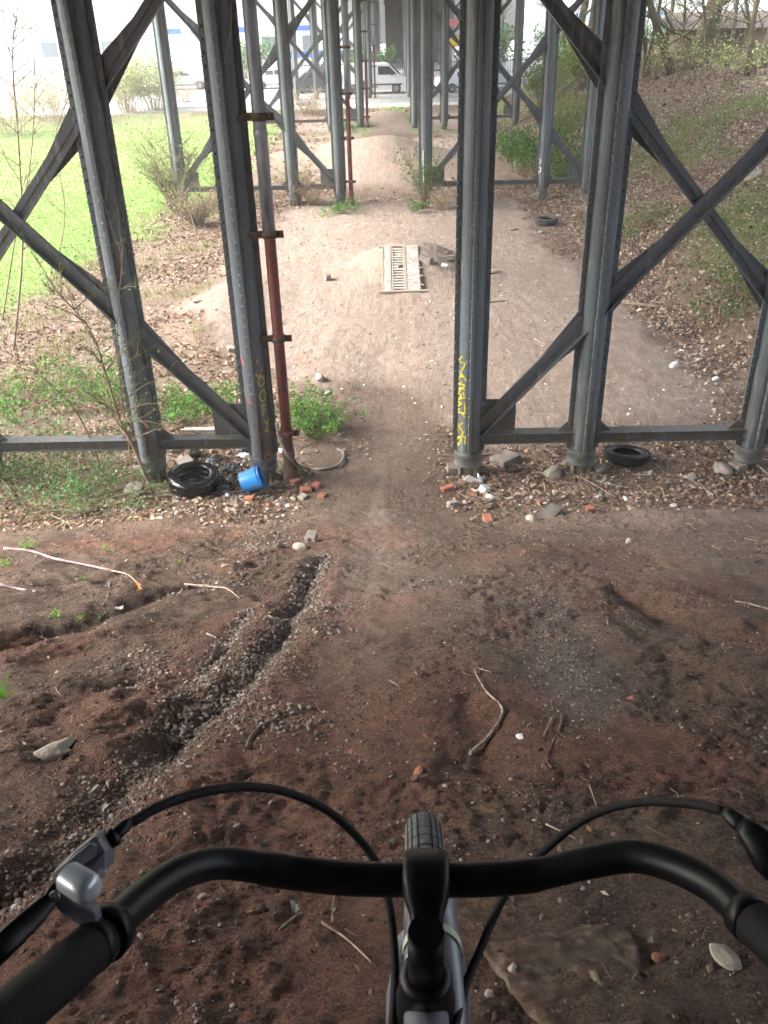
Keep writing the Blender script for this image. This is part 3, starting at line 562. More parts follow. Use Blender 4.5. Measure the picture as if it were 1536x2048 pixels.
def make_bent(y0):
    root = empty('trestle_bent', (0, y0, 0))
    cm = None
    for sx in (-1, 1):
        for cx in COLX:
            if cm is None:
                c = column_mesh().build('column', M['steel'], root, loc=(sx*cx, 0, 0)); cm = c
                k = MB(); k.lathe([(.15, .40), (.178, .40), (.186, .385), (.186, .335), (.179, .325), (.179, .225), (.186, .215), (.186, .195), (.1, .19)], 28)
                for t in range(8): k.dome((.179*math.cos(t*.785+.3), .179*math.sin(t*.785+.3), .30), (math.cos(t*.785+.3), math.sin(t*.785+.3), 0), .013)
                kk = k.build('collar', M['collar'], c)
                p = MB(); p.lathe([(.12, .19), (.12, .0), (.13, -.2)], 16)
                for t in range(4):
                    cc, ss = math.cos(t*math.pi/2+.78), math.sin(t*math.pi/2+.78); p.bar((cc*.08, ss*.08, 0), (cc*.175, ss*.175, 0), .045, .36, (0, 0, 1))
                p.box((0, 0, -.18), (.5, .44, .12)); pp = p.build('pedestal', M['pedestal'], c, bevel=.01)
            else:
                c = copy_tree(cm, root); c.location = (sx*cx, 0, 0)
    for sx in (-1, 1):
        # X members
        A0 = (sx*1.47, ZC-SL*(XC-1.47)); A1 = (sx*6.36, ZC+SL*(6.36-XC)); B0 = (sx*1.47, ZC+SL*(XC-1.47)); B1 = (sx*6.36, ZC-SL*(6.36-XC))
        brace_mb(A0, A1, -.030).build('diagonal_brace', M['steel_flat'], root)
        brace_mb(B0, B1, .040).build('diagonal_brace', M['steel_flat'], root)
        # bottom struts between the columns
        for a, b in ((COLX[0], COLX[1]), (COLX[1], COLX[2]), (COLX[2], COLX[3])):
            m = MB(); x0, x1 = sx*(a+.14), sx*(b-.14); m.bar((x0, 0, .64), (x1, 0, .64), .19, .014, (0, 0, 1)); m.bar((x0, -.01, .575), (x1, -.01, .575), .013, .13, (0, 0, 1)); m.bar((x0, -.05, .51), (x1, -.05, .51), .09, .012, (0, 0, 1))
            t = .25
            while t < b-a-.2: m.dome((sx*(a+t), -.0165, .60), (0, -1, 0), .012, 6); t += .16
            m.build('bottom_strut', M['steel_flat'], root)
        # gusset plates where a diagonal meets a column
        def gus(cx, zc, sl, side):
            # a plate that widens from the diagonal to the column face; side = +1 outer face, -1 inner face
            xo = cx+side*.16; ln = .56; w0 = .25; pts = []
            xe = xo+side*ln; ze = zc+sl*(xe-cx); zo = zc+sl*(xo-cx)
            pts = [(sx*xo, zo+w0), (sx*xo, zo-w0), (sx*xe, ze-.10), (sx*xe, ze+.10)]
            if sx*side < 0: pts = pts[::-1]
            riv = [(sx*(xo+side*t), zc+sl*(xo+side*t-cx)+q) for t in (.08, .16, .24, .32, .40, .48, .56) for q in (-.05, .05)]+[(sx*(xo+side*.03), zo+q) for q in (-.19, -.12, .12, .19)]
            return gusset_mb(pts, -.012 if sl > 0 else .058, .02, riv)
        for cx in (COLX[1], COLX[2]):
            for sl_, in ((SL,), (-SL,)):
                zc = ZC+sl_*(cx-XC)
                for side in (-1, 1):
                    gus(cx, zc, sl_, side).build('gusset_plate', M['steel_flat'], root)
        for cx, side in ((COLX[0], 1), (COLX[3], -1)):
            x0 = cx+side*.15; x1 = cx+side*.60; pts = [(sx*x0, .66), (sx*x1, .66), (sx*x1, 1.10), (sx*x0, 1.10)]
            if sx*side < 0: pts = pts[::-1]
            gusset_mb(pts, .010, .016, [(sx*(x0+side*(.06+.08*t)), .74+.088*t+q) for t in range(5) for q in (-.05, .05)]).build('gusset_plate', M['steel_flat'], root)
        for cx in (COLX[1], COLX[2]):
            for side in (-1, 1):
                x0 = cx+side*.15; pts = [(sx*x0, .648), (sx*(x0+side*.2), .648), (sx*x0, .84)]
                if sx*side < 0: pts = pts[::-1]
                gusset_mb(pts, .0, .02).build('corner_plate', M['steel_flat'], root)
    m = MB(); m.bar((-6.9, 0, 7.0), (6.9, 0, 7.0), .5, .3, (0, 0, 1)); m.build('cap_beam', M['steel_flat'], root)
    for sx in (-1, 1):
        m = MB(); m.bar((sx*1.5, 0, 6.45), (sx*6.4, 0, 6.45), .2, .16, (0, 0, 1)); m.build('top_strut', M['steel_flat'], root)
    return root
bent0 = make_bent(BENT_Y[0])
BL = ['nearest riveted steel trestle, yellow graffiti on its columns, above the blue bucket',
      'second riveted steel trestle, bushes at its feet, just beyond the ramp with the striped board',
      'third steel trestle, past the second dirt mound, white paint down one inner column',
      'fourth steel trestle, its columns framing the parked white van',
      'fifth steel trestle, standing behind the parked vans',
      'farthest steel trestle, in front of the sooty brick pier']
bents = [bent0]
for k in range(1, 6):
    b = copy_tree(bent0); b.location = (0, BENT_Y[k], 0); bents.append(b)
for k, b in enumerate(bents): tag(b, BL[k], 'trestle', 'riveted trestle bents of the viaduct')
# deck overhead
dk = empty('viaduct_deck', (0, 60, 7.1)); tag(dk, 'dark steel viaduct deck carried overhead by the trestles', 'bridge deck')
m = MB(); m.box((0, -1, .75), (15.2, 134, .3)); m.build('deck_slab', M['deck'], dk)
for gxx in (-6.46, -5.09, -2.87, -1.37, 1.37, 2.87, 5.09, 6.46):
    m = MB(); m.box((gxx, -1, .325), (.28, 133, .55)); m.build('girder', M['deck'], dk)
# end walls: brick abutment behind the rider, sooty pier far away
ab = MB(); ab.box((0, -4.6, 4.6), (17, 1.6, 8.0)); o = ab.build('brick_abutment', M['brickwall']); tag(o, 'brick abutment wall behind the rider at the top of the dirt slope', 'wall')

# ------------------------------------------------------------------ graffiti on the columns (thin paint on the curved skin)
def on_column(u, v, cx, cy, r=.153):
    d = ray(u, v); ox, oy = CAM[0]-cx, CAM[1]-cy; a = d[0]**2+d[1]**2; b = 2*(ox*d[0]+oy*d[1]); c = ox*ox+oy*oy-r*r; D = b*b-4*a*c
    if D < 0: D = 0
    t = (-b-math.sqrt(D))/(2*a); return CAM+d*t
def paint(strokes, k, cx, width, mt, name='graffiti', r=.1535):
    cy = BENT_Y[k]; colo = [c for c in bents[k].children if c.name.startswith('column') and abs(c.location.x-cx) < .01][0]; m = MB()
    for st in strokes:
        P = [on_column(u, v, cx, cy, r) for u, v in catmull([(a, b, 0) for a, b in st], 4) for u, v in [(u, v)]] if False else [on_column(q[0], q[1], cx, cy, r) for q in catmull([(a, b, 0) for a, b in st], 4)]
        N = [np.array([p[0]-cx, p[1]-cy, 0])/r for p in P]; L = []; Rr = []
        for i, p in enumerate(P):
            t = P[min(i+1, len(P)-1)]-P[max(i-1, 0)]; t = t/(np.linalg.norm(t)+1e-9); s = np.cross(N[i], t); s /= (np.linalg.norm(s)+1e-9)
            for sg, ar in ((1, L), (-1, Rr)):
                q = p+s*sg*width/2; a = math.atan2(q[1]-cy, q[0]-cx); ar.append((cx+math.cos(a)*(r+.001), cy+math.sin(a)*(r+.001), q[2]))
        n = len(P); m.add(L+Rr, [(i, i+1, n+i+1, n+i) for i in range(n-1)])
    off = (cx, cy, 0); return m.build(name, mt, colo, shift=off)
ZZ = [[(925,712),(915,724),(911,735),(924,748),(933,762)],[(916,722),(934,728)],[(934,722),(923,742)],[(920,750),(926,754)],[(914,765),(922,752),(929,757)],[(913,765),(920,768),(930,770)],[(913,772),(924,763)],
 [(913,780),(922,776),(930,780)],[(930,771),(914,786)],[(916,786),(923,792),(912,800)],[(914,800),(930,795)],[(926,785),(931,797)],[(914,803),(922,806),(916,812)],[(912,814),(919,810),(925,806)],[(911,820),(920,818)],[(912,822),(930,827)],
 [(929,806),(931,826)],[(911,824),(923,826),(930,834)],[(913,812),(914,826)],[(913,846),(914,856),(917,862)],[(926,845),(919,852),(922,858),(925,864)],[(917,846),(916,855)],[(929,862),(924,872),(931,874)],[(913,874),(922,876),(918,888),(912,882),(913,874)],[(914,878),(922,872)],[(931,872),(930,888)],[(917,888),(916,892)]]
paint(ZZ, 0, 1.37, .018, M['yellow'])
GO = [[(514,720),(515,727)],[(512,746),(514,752),(524,750)],[(523,738),(524,741)],
 [(521,753),(516,761),(518,770),(524,772),(528,764),(526,755),(521,753)],[(525,780),(520,790),(521,799),(527,802),(531,793),(529,783),(525,780)],
 [(524,810),(525,824),(527,832)],[(524,811),(532,809)],[(525,819),(531,818)],[(527,840),(533,847)],[(538,835),(534,847),(536,853)],[(533,855),(532,862),(540,860)]]
paint(GO, 0, -1.37, .020, M['yellow_old'])
paint([[(481,712),(484,720),(490,732)],[(474,709),(478,716)]], 0, -1.37, .045, M['pink'])
paint([[(497,796),(500,808)]], 0, -1.37, .05, M['pink'])
paint([[(290,842),(294,856)]], 0, -2.87, .06, M['pink'])
paint([[(525,907),(530,910),(528,917),(523,919)],[(538,906),(532,912),(536,920),(542,915),(538,906)]], 0, -1.37, .014, M['pink'], r=.1805)
paint([[(1076,318),(1080,318),(1081,324),(1078,327),(1078,330)],[(1077,349),(1077,336),(1081,336),(1081,343),(1077,343)]], 1, 5.09, .035, M['whitepaint'])
paint([[(822,166),(823,232)]], 2, 1.37, .14, M['whitepaint'])
paint([[(846,300),(847,380)]], 1, 1.37, .03, M['whitepaint'])

# ------------------------------------------------------------------ drain pipes
def drainpipe(k, label):
    y0 = BENT_Y[k]; z0 = gz(-1.0, y0); r = empty('drainpipe', (-1.01, y0-.1, 0), 0, label, 'drainpipe', 'drainpipes strapped to the inner left columns')
    a = MB(); a.tube([(0, 0, 3.2), (0, 0, 6.9)], .074, 20); a.lathe([(.074, 4.3), (.080, 4.31), (.080, 4.36), (.074, 4.37)], 20); a.build('upper_pipe', M['pipe_grey'], r)
    b = MB(); b.tube([(0, 0, z0+.22), (0, 0, 3.22)], .068, 20); b.build('lower_pipe', M['pipe_red'], r)
    f = MB(); f.lathe([(.068, z0+.45), (.082, z0+.44), (.082, z0+.36), (.074, z0+.35), (.074, z0+.2), (.098, z0+.19), (.098, z0-.02), (.09, z0-.08)], 20); f.build('pipe_foot', M['rust'] if k == 0 else M['pipe_red'], r)
    for i, z in enumerate((.72, 2.0, 3.25, 4.5, 5.8)):
        m = MB(); m.lathe([(.076, z-.04), (.086, z-.04), (.086, z+.04), (.076, z+.04)], 20, closed=True); m.box((.12, -.0, z), (.09, .02, .08)); m.box((-.15, 0, z), (.16, .02, .08)); m.dome((.13, -.01, z), (0, -1, 0), .014); m.dome((-.15, -.01, z), (0, -1, 0), .014)
        m.build('pipe_clamp', M['rust'] if i else M['pipe_red'], r)
    return r
drainpipe(0, 'nearest drainpipe, grey above and red below, strapped beside the nearest left inner column')
drainpipe(1, 'second drainpipe, its red lower length ending in bushes at the second trestle')
drainpipe(2, 'third drainpipe, thin and red, by the inner left column of the third trestle')
drainpipe(3, 'farthest drainpipe, thin red line in front of the white van')

# ------------------------------------------------------------------ tyres
def car_tyre(name, u, v, mt, label, tilt=(0, 0), R0=.33, W=.2, rz=0, z=None):
    x, y, zz = gnd(u, v); zz = zz if z is None else z
    o = empty(name, (x, y, zz+.012), 0, label, 'tyre', 'old car tyres dumped under the viaduct'); o.rotation_euler = (R(tilt[0]), R(tilt[1]), rz)
    m = MB(); ri = R0*.62; h = W
    prof = [(ri, .03), (ri+.02, .005), (R0*.86, 0), (R0*.97, .025), (R0, .055), (R0, h-.055), (R0*.97, h-.025), (R0*.86, h), (ri+.02, h-.005), (ri, h-.03), (ri+.012, h-.045), (R0*.86, h-.05), (R0*.92, h-.07), (R0*.92, .07), (R0*.86, .05), (ri+.012, .045)]
    m.lathe(prof, 48, closed=True); o1 = m.build('casing', mt, o)
    t = MB()
    for k in range(60):
        a = k*2*math.pi/60
        for zc in (.45, .8):
            t.box(((R0+.001)*math.cos(a), (R0+.001)*math.sin(a), h*zc*.9+.01), (.008, .022, .05), Matrix.Rotation(a, 3, 'Z'))
    t.build('tread', mt, o); s = MB(); s.lathe([(R0*.80, h+.001), (R0*.82, h+.004), (R0*.84, h+.001)], 48); s.lathe([(ri+.03, h-.001), (ri+.035, h+.004), (ri+.045, h+.001)], 48); s.build('bead_ring', mt, o)
    return o
car_tyre('car_tyre', 390, 977, M['rubber_wet'], 'black wet car tyre lying beside the blue bucket', (6, 3), .33, .23)
car_tyre('car_tyre', 1252, 924, M['rubber'], 'black car tyre full of dead leaves, behind the strut between the right columns', (-8, 3), .30, .15)
car_tyre('car_tyre', 1092, 449, M['rubber_dusty'], 'dusty grey car tyre lying far off on brown leaves at the hill foot', (0, 0), .32, .17)
# bucket lying on its side
bx, by, bz = gnd(500, 985)
bkp = Vector(at_z(484, 966, bz+.16)); bk = empty('bucket', bkp, 0, 'blue plastic bucket tipped on its side at the left inner column', 'bucket')
m = MB(); m.lathe([(.0, 0), (.125, 0), (.132, .006), (.148, .25), (.156, .252), (.156, .272), (.15, .275), (.143, .27), (.143, .25), (.128, .012), (0, .01)], 40); b1 = m.build('shell', M['blue'], bk)
m = MB(); m.lathe([(.156, .225), (.162, .228), (.162, .234), (.155, .237)], 40); m.lathe([(.118, -.004), (.122, -.006), (.126, -.003), (.122, .001)], 40, closed=True); m.build('rim_ring', M['blue'], bk)
bk.rotation_euler = Vector((.86, .10, .26)).to_track_quat('Z', 'Y').to_euler()

# ------------------------------------------------------------------ hoses
def gpath(pts, lift=.02):
    out = []
    for q in pts:
        x, y, z = gnd(q[0], q[1]); out.append((x, y, z+lift+(q[2] if len(q) > 2 else 0)))
    return out
P = [at_y(553, 845, 10.12), at_y(560, 880, 10.08), at_y(583, 920, 10.05)]+[np.array(p) for p in gpath([(612, 940), (650, 942), (680, 932), (688, 912), (676, 902)], .03)]
m = MB(); m.tube(catmull(P, 8), .019, 10); tag(m.build('hose', M['hose']), 'thick grey hose looping out onto the path from the red pipe foot', 'hose')
P = [at_y(560, 855, 10.2), at_y(577, 895, 10.12), at_y(592, 925, 10.1)]+[np.array(p) for p in gpath([(610, 948), (628, 950)], .02)]
m = MB(); m.tube(catmull(P, 6), .012, 8); tag(m.build('hose', M['rubber']), 'thin black hose dangling behind the grey one at the red pipe foot', 'hose')

# ------------------------------------------------------------------ ramp board on the mound
tl = gnd(766, 503); zb = gz(.1, 19.15)
BX0 = Vector(at_z(765, 585, zb+.03)); BX1 = Vector(at_z(850, 583, zb+.03)); T0 = Vector(at_z(762, 502, zb+.5))
ux = (BX1-BX0).normalized(); vy = (T0-BX0); vy = (vy-ux*vy.dot(ux)).normalized(); wz = ux.cross(vy).normalized(); Lb = 2.02; Wb = (BX1-BX0).length
ramp = empty('barrier_board', BX0+wz*.03, 0, 'white and faded red slatted barrier board leaning up the dirt mound', 'barrier board'); ramp.rotation_euler = Matrix((ux, vy, wz)).transposed().to_euler()
m = MB(); m.box((Wb*.10, Lb/2, 0), (Wb*.16, Lb-.04, .03)); m.build('left_panel', M['board_white'], ramp, bevel=.004)
m = MB(); m.box((Wb*.72, Lb/2, 0), (Wb*.30, Lb-.04, .03)); m.build('right_panel', M['board_white'], ramp, bevel=.004)
for i, (yy, hh) in enumerate(((.10, .10), (.32, .2), (.62, .14), (1.3, .34), (1.86, .1))):
    m = MB(); m.box((Wb*.73, yy+.05, .0175), (Wb*.24, hh, .005)); m.build('red_stripe', M['board_red'], ramp)
for i, (yy, hh) in enumerate(((.38, .13), (.78, .12), (1.2, .14))):
    m = MB(); m.box((Wb*.10, yy+.05, .0175), (Wb*.10, hh, .005)); m.build('red_stripe', M['board_red'], ramp)
for xx in (.015, .20, .25, .53, .565, .885):
    m = MB(); m.box((Wb*xx, Lb/2, .004), (.028, Lb, .045)); m.build('rail', M['board_wood'], ramp)
for k in range(16):
    yy = .1+k*.118
    if k == 8: m = MB(); m.box((Wb*.33, yy, .006), (Wb*.13, .09, .025)); m.build('slat', M['board_white'], ramp); continue
    m = MB(); m.box((Wb*.39, yy, .006), (Wb*.27, .055, .025)); m.build('slat', M['board_white'], ramp)
for yy, x0, x1 in ((-.02, -.06, 1.03), (Lb, -.08, .92), (.22, .88, .98), (.62, .88, .96), (.98, .88, .95), (1.36, .88, .94)):
    m = MB(); m.box((Wb*(x0+x1)/2, yy, 0), (Wb*(x1-x0), .05, .04)); m.build('batten', M['board_wood'], ramp)
m = MB(); m.box((Wb*.4, Lb/2, -.028), (Wb*.34, Lb*.96, .01)); m.build('back_sheet', M['slot'], ramp)

# ------------------------------------------------------------------ stones, bricks, litter pieces (individuals)
def rock(name, u, v, size, mt, label, cat='stone', group=None, flat=.5, rz=None, sink=.3, seed=None, block=False, sub=2):
    x, y, z = gnd(u, v); rs = np.random.default_rng(seed if seed is not None else int(u*7+v*13))
    import bmesh
    bm = bmesh.new()
    if block:
        bmesh.ops.create_cube(bm, size=1.0); bmesh.ops.subdivide_edges(bm, edges=bm.edges[:], cuts=2, use_grid_fill=True)
    else: bmesh.ops.create_icosphere(bm, subdivisions=sub, radius=.5)
    ph = rs.uniform(0, 6, 3)
    cuts = [] if block else [(Vector(rs.normal(0, 1, 3)).normalized(), rs.uniform(.26, .4)) for _ in range(7)]
    for w_ in bm.verts:
        c0 = w_.co
        for nn, dd in cuts:
            q = c0.dot(nn)-dd
            if q > 0: w_.co = w_.co-nn*q*.9; c0 = w_.co
        amt = .03 if block else .05
        w_.co += Vector((math.sin(c0.y*9+ph[0]), math.sin(c0.z*9+ph[1]), math.sin(c0.x*9+ph[2])))*amt
        w_.co = Vector((w_.co.x*size[0], w_.co.y*size[1], w_.co.z*size[2]))
    me = bpy.data.meshes.new(name); bm.to_mesh(me); bm.free(); me.materials.append(mt)
    o = bpy.data.objects.new(name, me); col.objects.link(o); o.location = (x, y, z+size[2]*(.5-sink)); a = rz if rz is not None else rs.uniform(0, 3)
    o.rotation_euler = (rs.uniform(-.15, .15), rs.uniform(-.15, .15), a)
    b = o.modifiers.new('bevel', 'BEVEL'); b.width = min(size)*.06; b.segments = 1; b.limit_method = 'ANGLE'; b.angle_limit = R(35)
    return tag(o, label, cat, group)
G1 = 'stones and blocks round the trestle feet'
# big embedded slab at the lower right
s = on_slope(1130, 1950)
rk = [(955,1905),(1045,1885),(1180,1862),(1255,1860),(1268,1900),(1285,1960),(1290,2050),(1200,2085),(1090,2065),(1020,1985)]
pts = []
for u, v in rk: x, y, z = gnd(u, v); pts.append((x, y, z))
cx_, cy_, cz_ = np.mean(pts, axis=0)
import bmesh
bm = bmesh.new()
ring = [bm.verts.new((p[0], p[1], p[2]+.012)) for p in pts]; ring2 = [bm.verts.new((p[0]+(p[0]-cx_)*.08, p[1]+(p[1]-cy_)*.08, p[2]-.05)) for p in pts]
bm.faces.new(ring); n_ = len(ring)
for i in range(n_): bm.faces.new((ring[i], ring2[i], ring2[(i+1) % n_], ring[(i+1) % n_]))
bmesh.ops.recalc_face_normals(bm, faces=bm.faces[:]); bmesh.ops.triangulate(bm, faces=[f for f in bm.faces if len(f.verts) > 4])
bmesh.ops.subdivide_edges(bm, edges=bm.edges[:], cuts=12, use_grid_fill=True)
for q in bm.verts: q.co.z += -.004+.014*float(fbm(np.array([q.co.x*7]), np.array([q.co.y*7]), 5, 4)[0])+.010*float(fbm(np.array([q.co.x*40]), np.array([q.co.y*40]), 5, 4)[0]); q.co.x += .006*float(fbm(np.array([q.co.y*22]), np.array([q.co.x*9]), 6, 3)[0]); q.co.y += .006*float(fbm(np.array([q.co.x*22]), np.array([q.co.y*9]), 7, 3)[0])
me = bpy.data.meshes.new('rock_slab'); bm.to_mesh(me); bm.free(); me.materials.append(M['stone_dark'])
for p_ in me.polygons: p_.use_smooth = True
o = bpy.data.objects.new('rock_slab', me); col.objects.link(o); tag(o, 'large flat brown stone embedded in the soil right of the stem', 'stone')
ROCKS = [
 (838,1548,(.045,.02,.02),'brick','pale orange stone chip lying just ahead of the front wheel','stone',0),
 (832,1567,(.027,.024,.02),'stone_dark','dark grey pebble touching the orange chip ahead of the front wheel','stone',0),
 (937,1545,(.03,.02,.014),'stone_dark','flat brown stone between the front wheel and the curved stick','stone',0),
 (1455,1920,(.055,.035,.018),'stone','angular tan stone right of the big embedded slab','stone',0),
 (1315,1920,(.024,.02,.012),'brick','small orange brick chip right of the embedded slab','brick',0),
 (1025,1944,(.018,.018,.016),'stone','round pebble sitting on top of the embedded slab','stone',0),
 (702,1507,(.022,.016,.006),'brick','tiny red tile chip left of the front wheel on the slope','brick',0),
 (1262,1400,(.03,.018,.01),'brick','orange leaf shaped brick chip on the slope right of the gravel patch','brick',0),
 (1040,1476,(.022,.02,.012),'plastic_white','white broken snail shell right of the curved stick','shell',0),
 (92,1520,(.17,.05,.03),'stone','long pale stone edge sticking out of the left gully bank','stone',0),
 (600,1097,(.20,.12,.10),'stone','pale block heading the gully, nearest the path','stone',0),
 (622,1080,(.16,.10,.10),'block','grey block just behind the pale one heading the gully','stone',0),
 (560,1095,(.14,.09,.05),'stone_dark','brown flat stone left of the pale block heading the gully','stone',0),
 (640,760,(.32,.2,.16),'stone','white boulder between the red pipe and the dusty track','stone',0),
 (655,790,(.2,.14,.08),'stone','smaller pale stone in front of the white boulder by the track','stone',0),
 (395,605,(.3,.2,.1),'stone','pale flat stone among leaves left of the left inner column','stone',0),
 (462,700,(.2,.12,.08),'concrete','tan brick half buried seen between the left columns','brick',0),
 (945,995,(.13,.09,.08),'brick','bright orange brick lump at the foot of the right inner column','brick',G1),
 (895,982,(.16,.10,.09),'brick','orange brick fragment left of the right inner column foot','brick',G1),
 (905,946,(.17,.15,.14),'block','squared tan block against the right inner column pedestal','block',G1),
 (1010,925,(.34,.3,.14),'block','broad sloping grey slab between the right inner and middle columns','stone',G1),
 (1025,945,(.2,.16,.16),'stone_dark','brown lump standing on the broad grey slab','stone',G1),
 (1105,950,(.42,.26,.16),'concrete','rounded concrete footing lump left of the middle right column','block',G1),
 (1145,935,(.1,.3,.2),'concrete','upright pale block against the middle right column pedestal','block',G1),
 (1195,945,(.16,.15,.13),'block','square tan block right of the middle right column pedestal','block',G1),
 (1215,970,(.09,.07,.05),'plastic_white','white stone chip in front of the middle right column','stone',G1),
 (1385,960,(.34,.16,.06),'concrete','pale triangular flat slab between the tyre and the outer right column','stone',G1),
 (1445,945,(.44,.26,.18),'concrete','rounded concrete footing lump left of the outer right column','block',G1),
 (1475,940,(.22,.16,.14),'block','grey rectangular block on the footing of the outer right column','block',G1),
 (1180,1022,(.09,.08,.07),'brick','orange brick lump lying alone in the debris below the middle right column','brick',G1),
 (1100,1030,(.34,.16,.07),'block','flat grey stone in the debris right of the path, partly buried','stone',G1),
 (1062,1042,(.16,.12,.1),'stone','pale squared stone left of the flat grey debris stone','stone',G1),
 (975,1042,(.18,.1,.07),'brick','weathered brick lying at the foot of the debris right of the path','brick',G1),
 (905,1012,(.12,.09,.08),'stone','tan rounded stone by the path edge below the orange bricks','stone',G1),
 (1250,1000,(.1,.07,.05),'plastic_white','crumpled white scrap in leaves right of the middle right column','litter',G1),
 (1258,1085,(.1,.08,.06),'stone','pale stone on the crest of the slope at the right','stone',G1),
 (590,970,(.13,.1,.08),'brick','orange brick right of the blue bucket, nearest the column foot','brick',G1),
 (612,985,(.14,.12,.09),'brick','weathered orange brick in the middle of the small brick heap','brick',G1),
 (632,975,(.12,.09,.08),'brick','red brick topping the small brick heap beside the path','brick',G1),
 (606,998,(.1,.1,.07),'stone','grey stone in front of the small brick heap','stone',G1),
 (645,995,(.12,.09,.06),'brick','loose brick piece nearest the path edge in the heap','brick',G1),
 (499,1003,(.13,.1,.08),'brick','brown brick in front of the blue bucket','brick',G1),
 (491,1025,(.11,.07,.06),'stone_dark','dark half brick below the blue bucket','brick',G1),
 (550,958,(.14,.12,.08),'brick','squat orange brick right of the bucket against the pedestal','brick',G1),
 (275,945,(.22,.12,.12),'block','square grey block behind the sapling against the left outer pedestal','block',G1),
 (270,985,(.4,.3,.2),'concrete','rough concrete footing lump under the left outer column','block',G1),
 (385,910,(.42,.3,.22),'stone_dark','mossy boulder behind the wet tyre','stone',G1),
 (350,900,(.3,.26,.2),'stone','mossy pale boulder right of the left outer column','stone',G1),
 (372,932,(.26,.2,.14),'block','purplish grey stone tucked behind the wet tyre','stone',G1),
 (1340,1137,(.2,.1,.05),'stone_dark','flat brown stone half sunk in the slope at the right','stone',0),
 (852,523,(.30,.16,.16),'block','squared tan block beside the barrier board','block',0),
 (897,518,(.3,.22,.1),'block','pale broken slab behind the right inner column beyond the ramp','stone',0),
 (985,545,(.5,.4,.1),'concrete','flat white slab right of the right inner column on the dusty flat','slab',0),
 (890,533,(.2,.16,.14),'plastic_white','white bottle shaped scrap left of the right inner column beyond the ramp','litter',0),
 (655,560,(.16,.12,.18),'block','lone tan stone standing on the dust left of the ramp','stone',0),
 (1085,466,(.3,.2,.14),'concrete','pale stone just in front of the dusty grey tyre','stone',0),
 (1028,460,(.3,.16,.08),'concrete','small white stone on the dust left of the dusty grey tyre','stone',0),
 (1070,393,(.7,.5,.12),'concrete','flat concrete foot of the third column on the second trestle','block',0),
 (1350,735,(.2,.1,.16),'plastic_white','white crumpled bottle lying in leaves on the right','litter',0),
 (1430,762,(.14,.1,.1),'plastic_white','small white scrap on leaves near the outer right column','litter',0),
 (1120,260,(.8,.6,.4),'stone','white boulder at the foot of the third trestle on the right','stone',0),
 (1505,360,(.6,.4,.3),'stone','pale boulder lying high on the leafy hillside','stone',0),
 (1110,262,(.5,.4,.1),'concrete','flat pale stone beside the white boulder at the third trestle','stone',0),
 (318,676,(.12,.09,.05),'plastic_blue','small blue scrap between the two left columns','litter',0),
]
for u, v, s, mt, lab, cat, grp in ROCKS:
    if v > 1380: s = tuple(q*1.7 for q in s)
    blk = mt in ('block',) or ('brick' in lab and 'chip' not in lab)
    rock({'stone': 'stone', 'brick': 'brick', 'block': 'stone_block', 'slab': 'stone_slab', 'litter': 'litter_scrap', 'shell': 'snail_shell'}[cat], u, v, s, M[mt], lab, cat, grp or None, block=blk)
# wet black rubbish behind the wet tyre
rub = MB()
def crumple(name, u, v, s, mt, label, cat='litter', grp='wet rubbish round the blue bucket'):
    x, y, z = gnd(u, v); rs = np.random.default_rng(int(u*3+v)); import bmesh
    bm = bmesh.new(); bmesh.ops.create_icosphere(bm, subdivisions=3, radius=.5)
    for q in bm.verts:
        n = q.co.copy(); k = rs.uniform(.7, 1.15); f_ = 1+.35*float(fbm(np.array([n.x*4+u]), np.array([n.y*4+n.z*5]), 4, 3)[0]); q.co = Vector((n.x*s[0]*f_, n.y*s[1]*f_, n.z*s[2]*f_*k))
    me = bpy.data.meshes.new(name); bm.to_mesh(me); bm.free(); me.materials.append(mt); o = bpy.data.objects.new(name, me); col.objects.link(o); o.location = (x, y, z+s[2]*.25); o.rotation_euler = (0, 0, rs.uniform(0, 3))
    return tag(o, label, cat, grp)
crumple('plastic_bag', 446, 985, (.26, .16, .1), M['foil'], 'black shiny bag between the wet tyre and the blue bucket')
crumple('plastic_bag', 460, 940, (.3, .2, .09), M['foil'], 'black torn bag behind the blue bucket')
crumple('plastic_bag', 490, 905, (.22, .14, .08), M['foil'], 'dark glossy scrap against the left inner column')
crumple('plastic_bag', 492, 915, (.2, .12, .09), M['plastic_white'], 'pale blue white bag at the left of the inner column foot')
crumple('plastic_bag', 352, 1003, (.2, .08, .03), M['plastic_white'], 'flat white bag in front of the wet tyre')
crumple('plastic_bag', 455, 990, (.14, .06, .05), M['plastic_white'], 'small white scrap on the black bag by the tyre')
crumple('plastic_bag', 980, 996, (.12, .07, .06), M['plastic_white'], 'crumpled white scrap in leaves beside the orange bricks')
crumple('cloth_rag', 900, 1014, (.12, .09, .05), M['wood_pale'], 'dirty beige rag below the orange bricks at the path edge')
crumple('plastic_bag', 562, 905, (.1, .09, .08), M['plastic_white'], 'crumpled pale bag behind the red pipe foot')
crumple('plastic_bag', 425, 925, (.34, .18, .07), M['foil'], 'long black torn bag behind the wet tyre')
WET = [(.02, .022, .025), (.05, .05, .05), (.03, .035, .04), (.14, .15, .16), (.10, .08, .06), (.015, .015, .018), (.03, .03, .03), (.06, .045, .035)]
x, y = scatter(2600, -2.6, -1.15, 9.75, 11.6, lambda x, y: np.exp(-((x+1.9)/.5)**2-((y-10.5)/.6)**2)); v, f, c = leaf_mesh(np.c_[x, y, H(x, y)+RNG.uniform(.0, .05, len(x))], RNG.uniform(.02, .09, len(x)), jit(WET, len(x)), .5, .6)
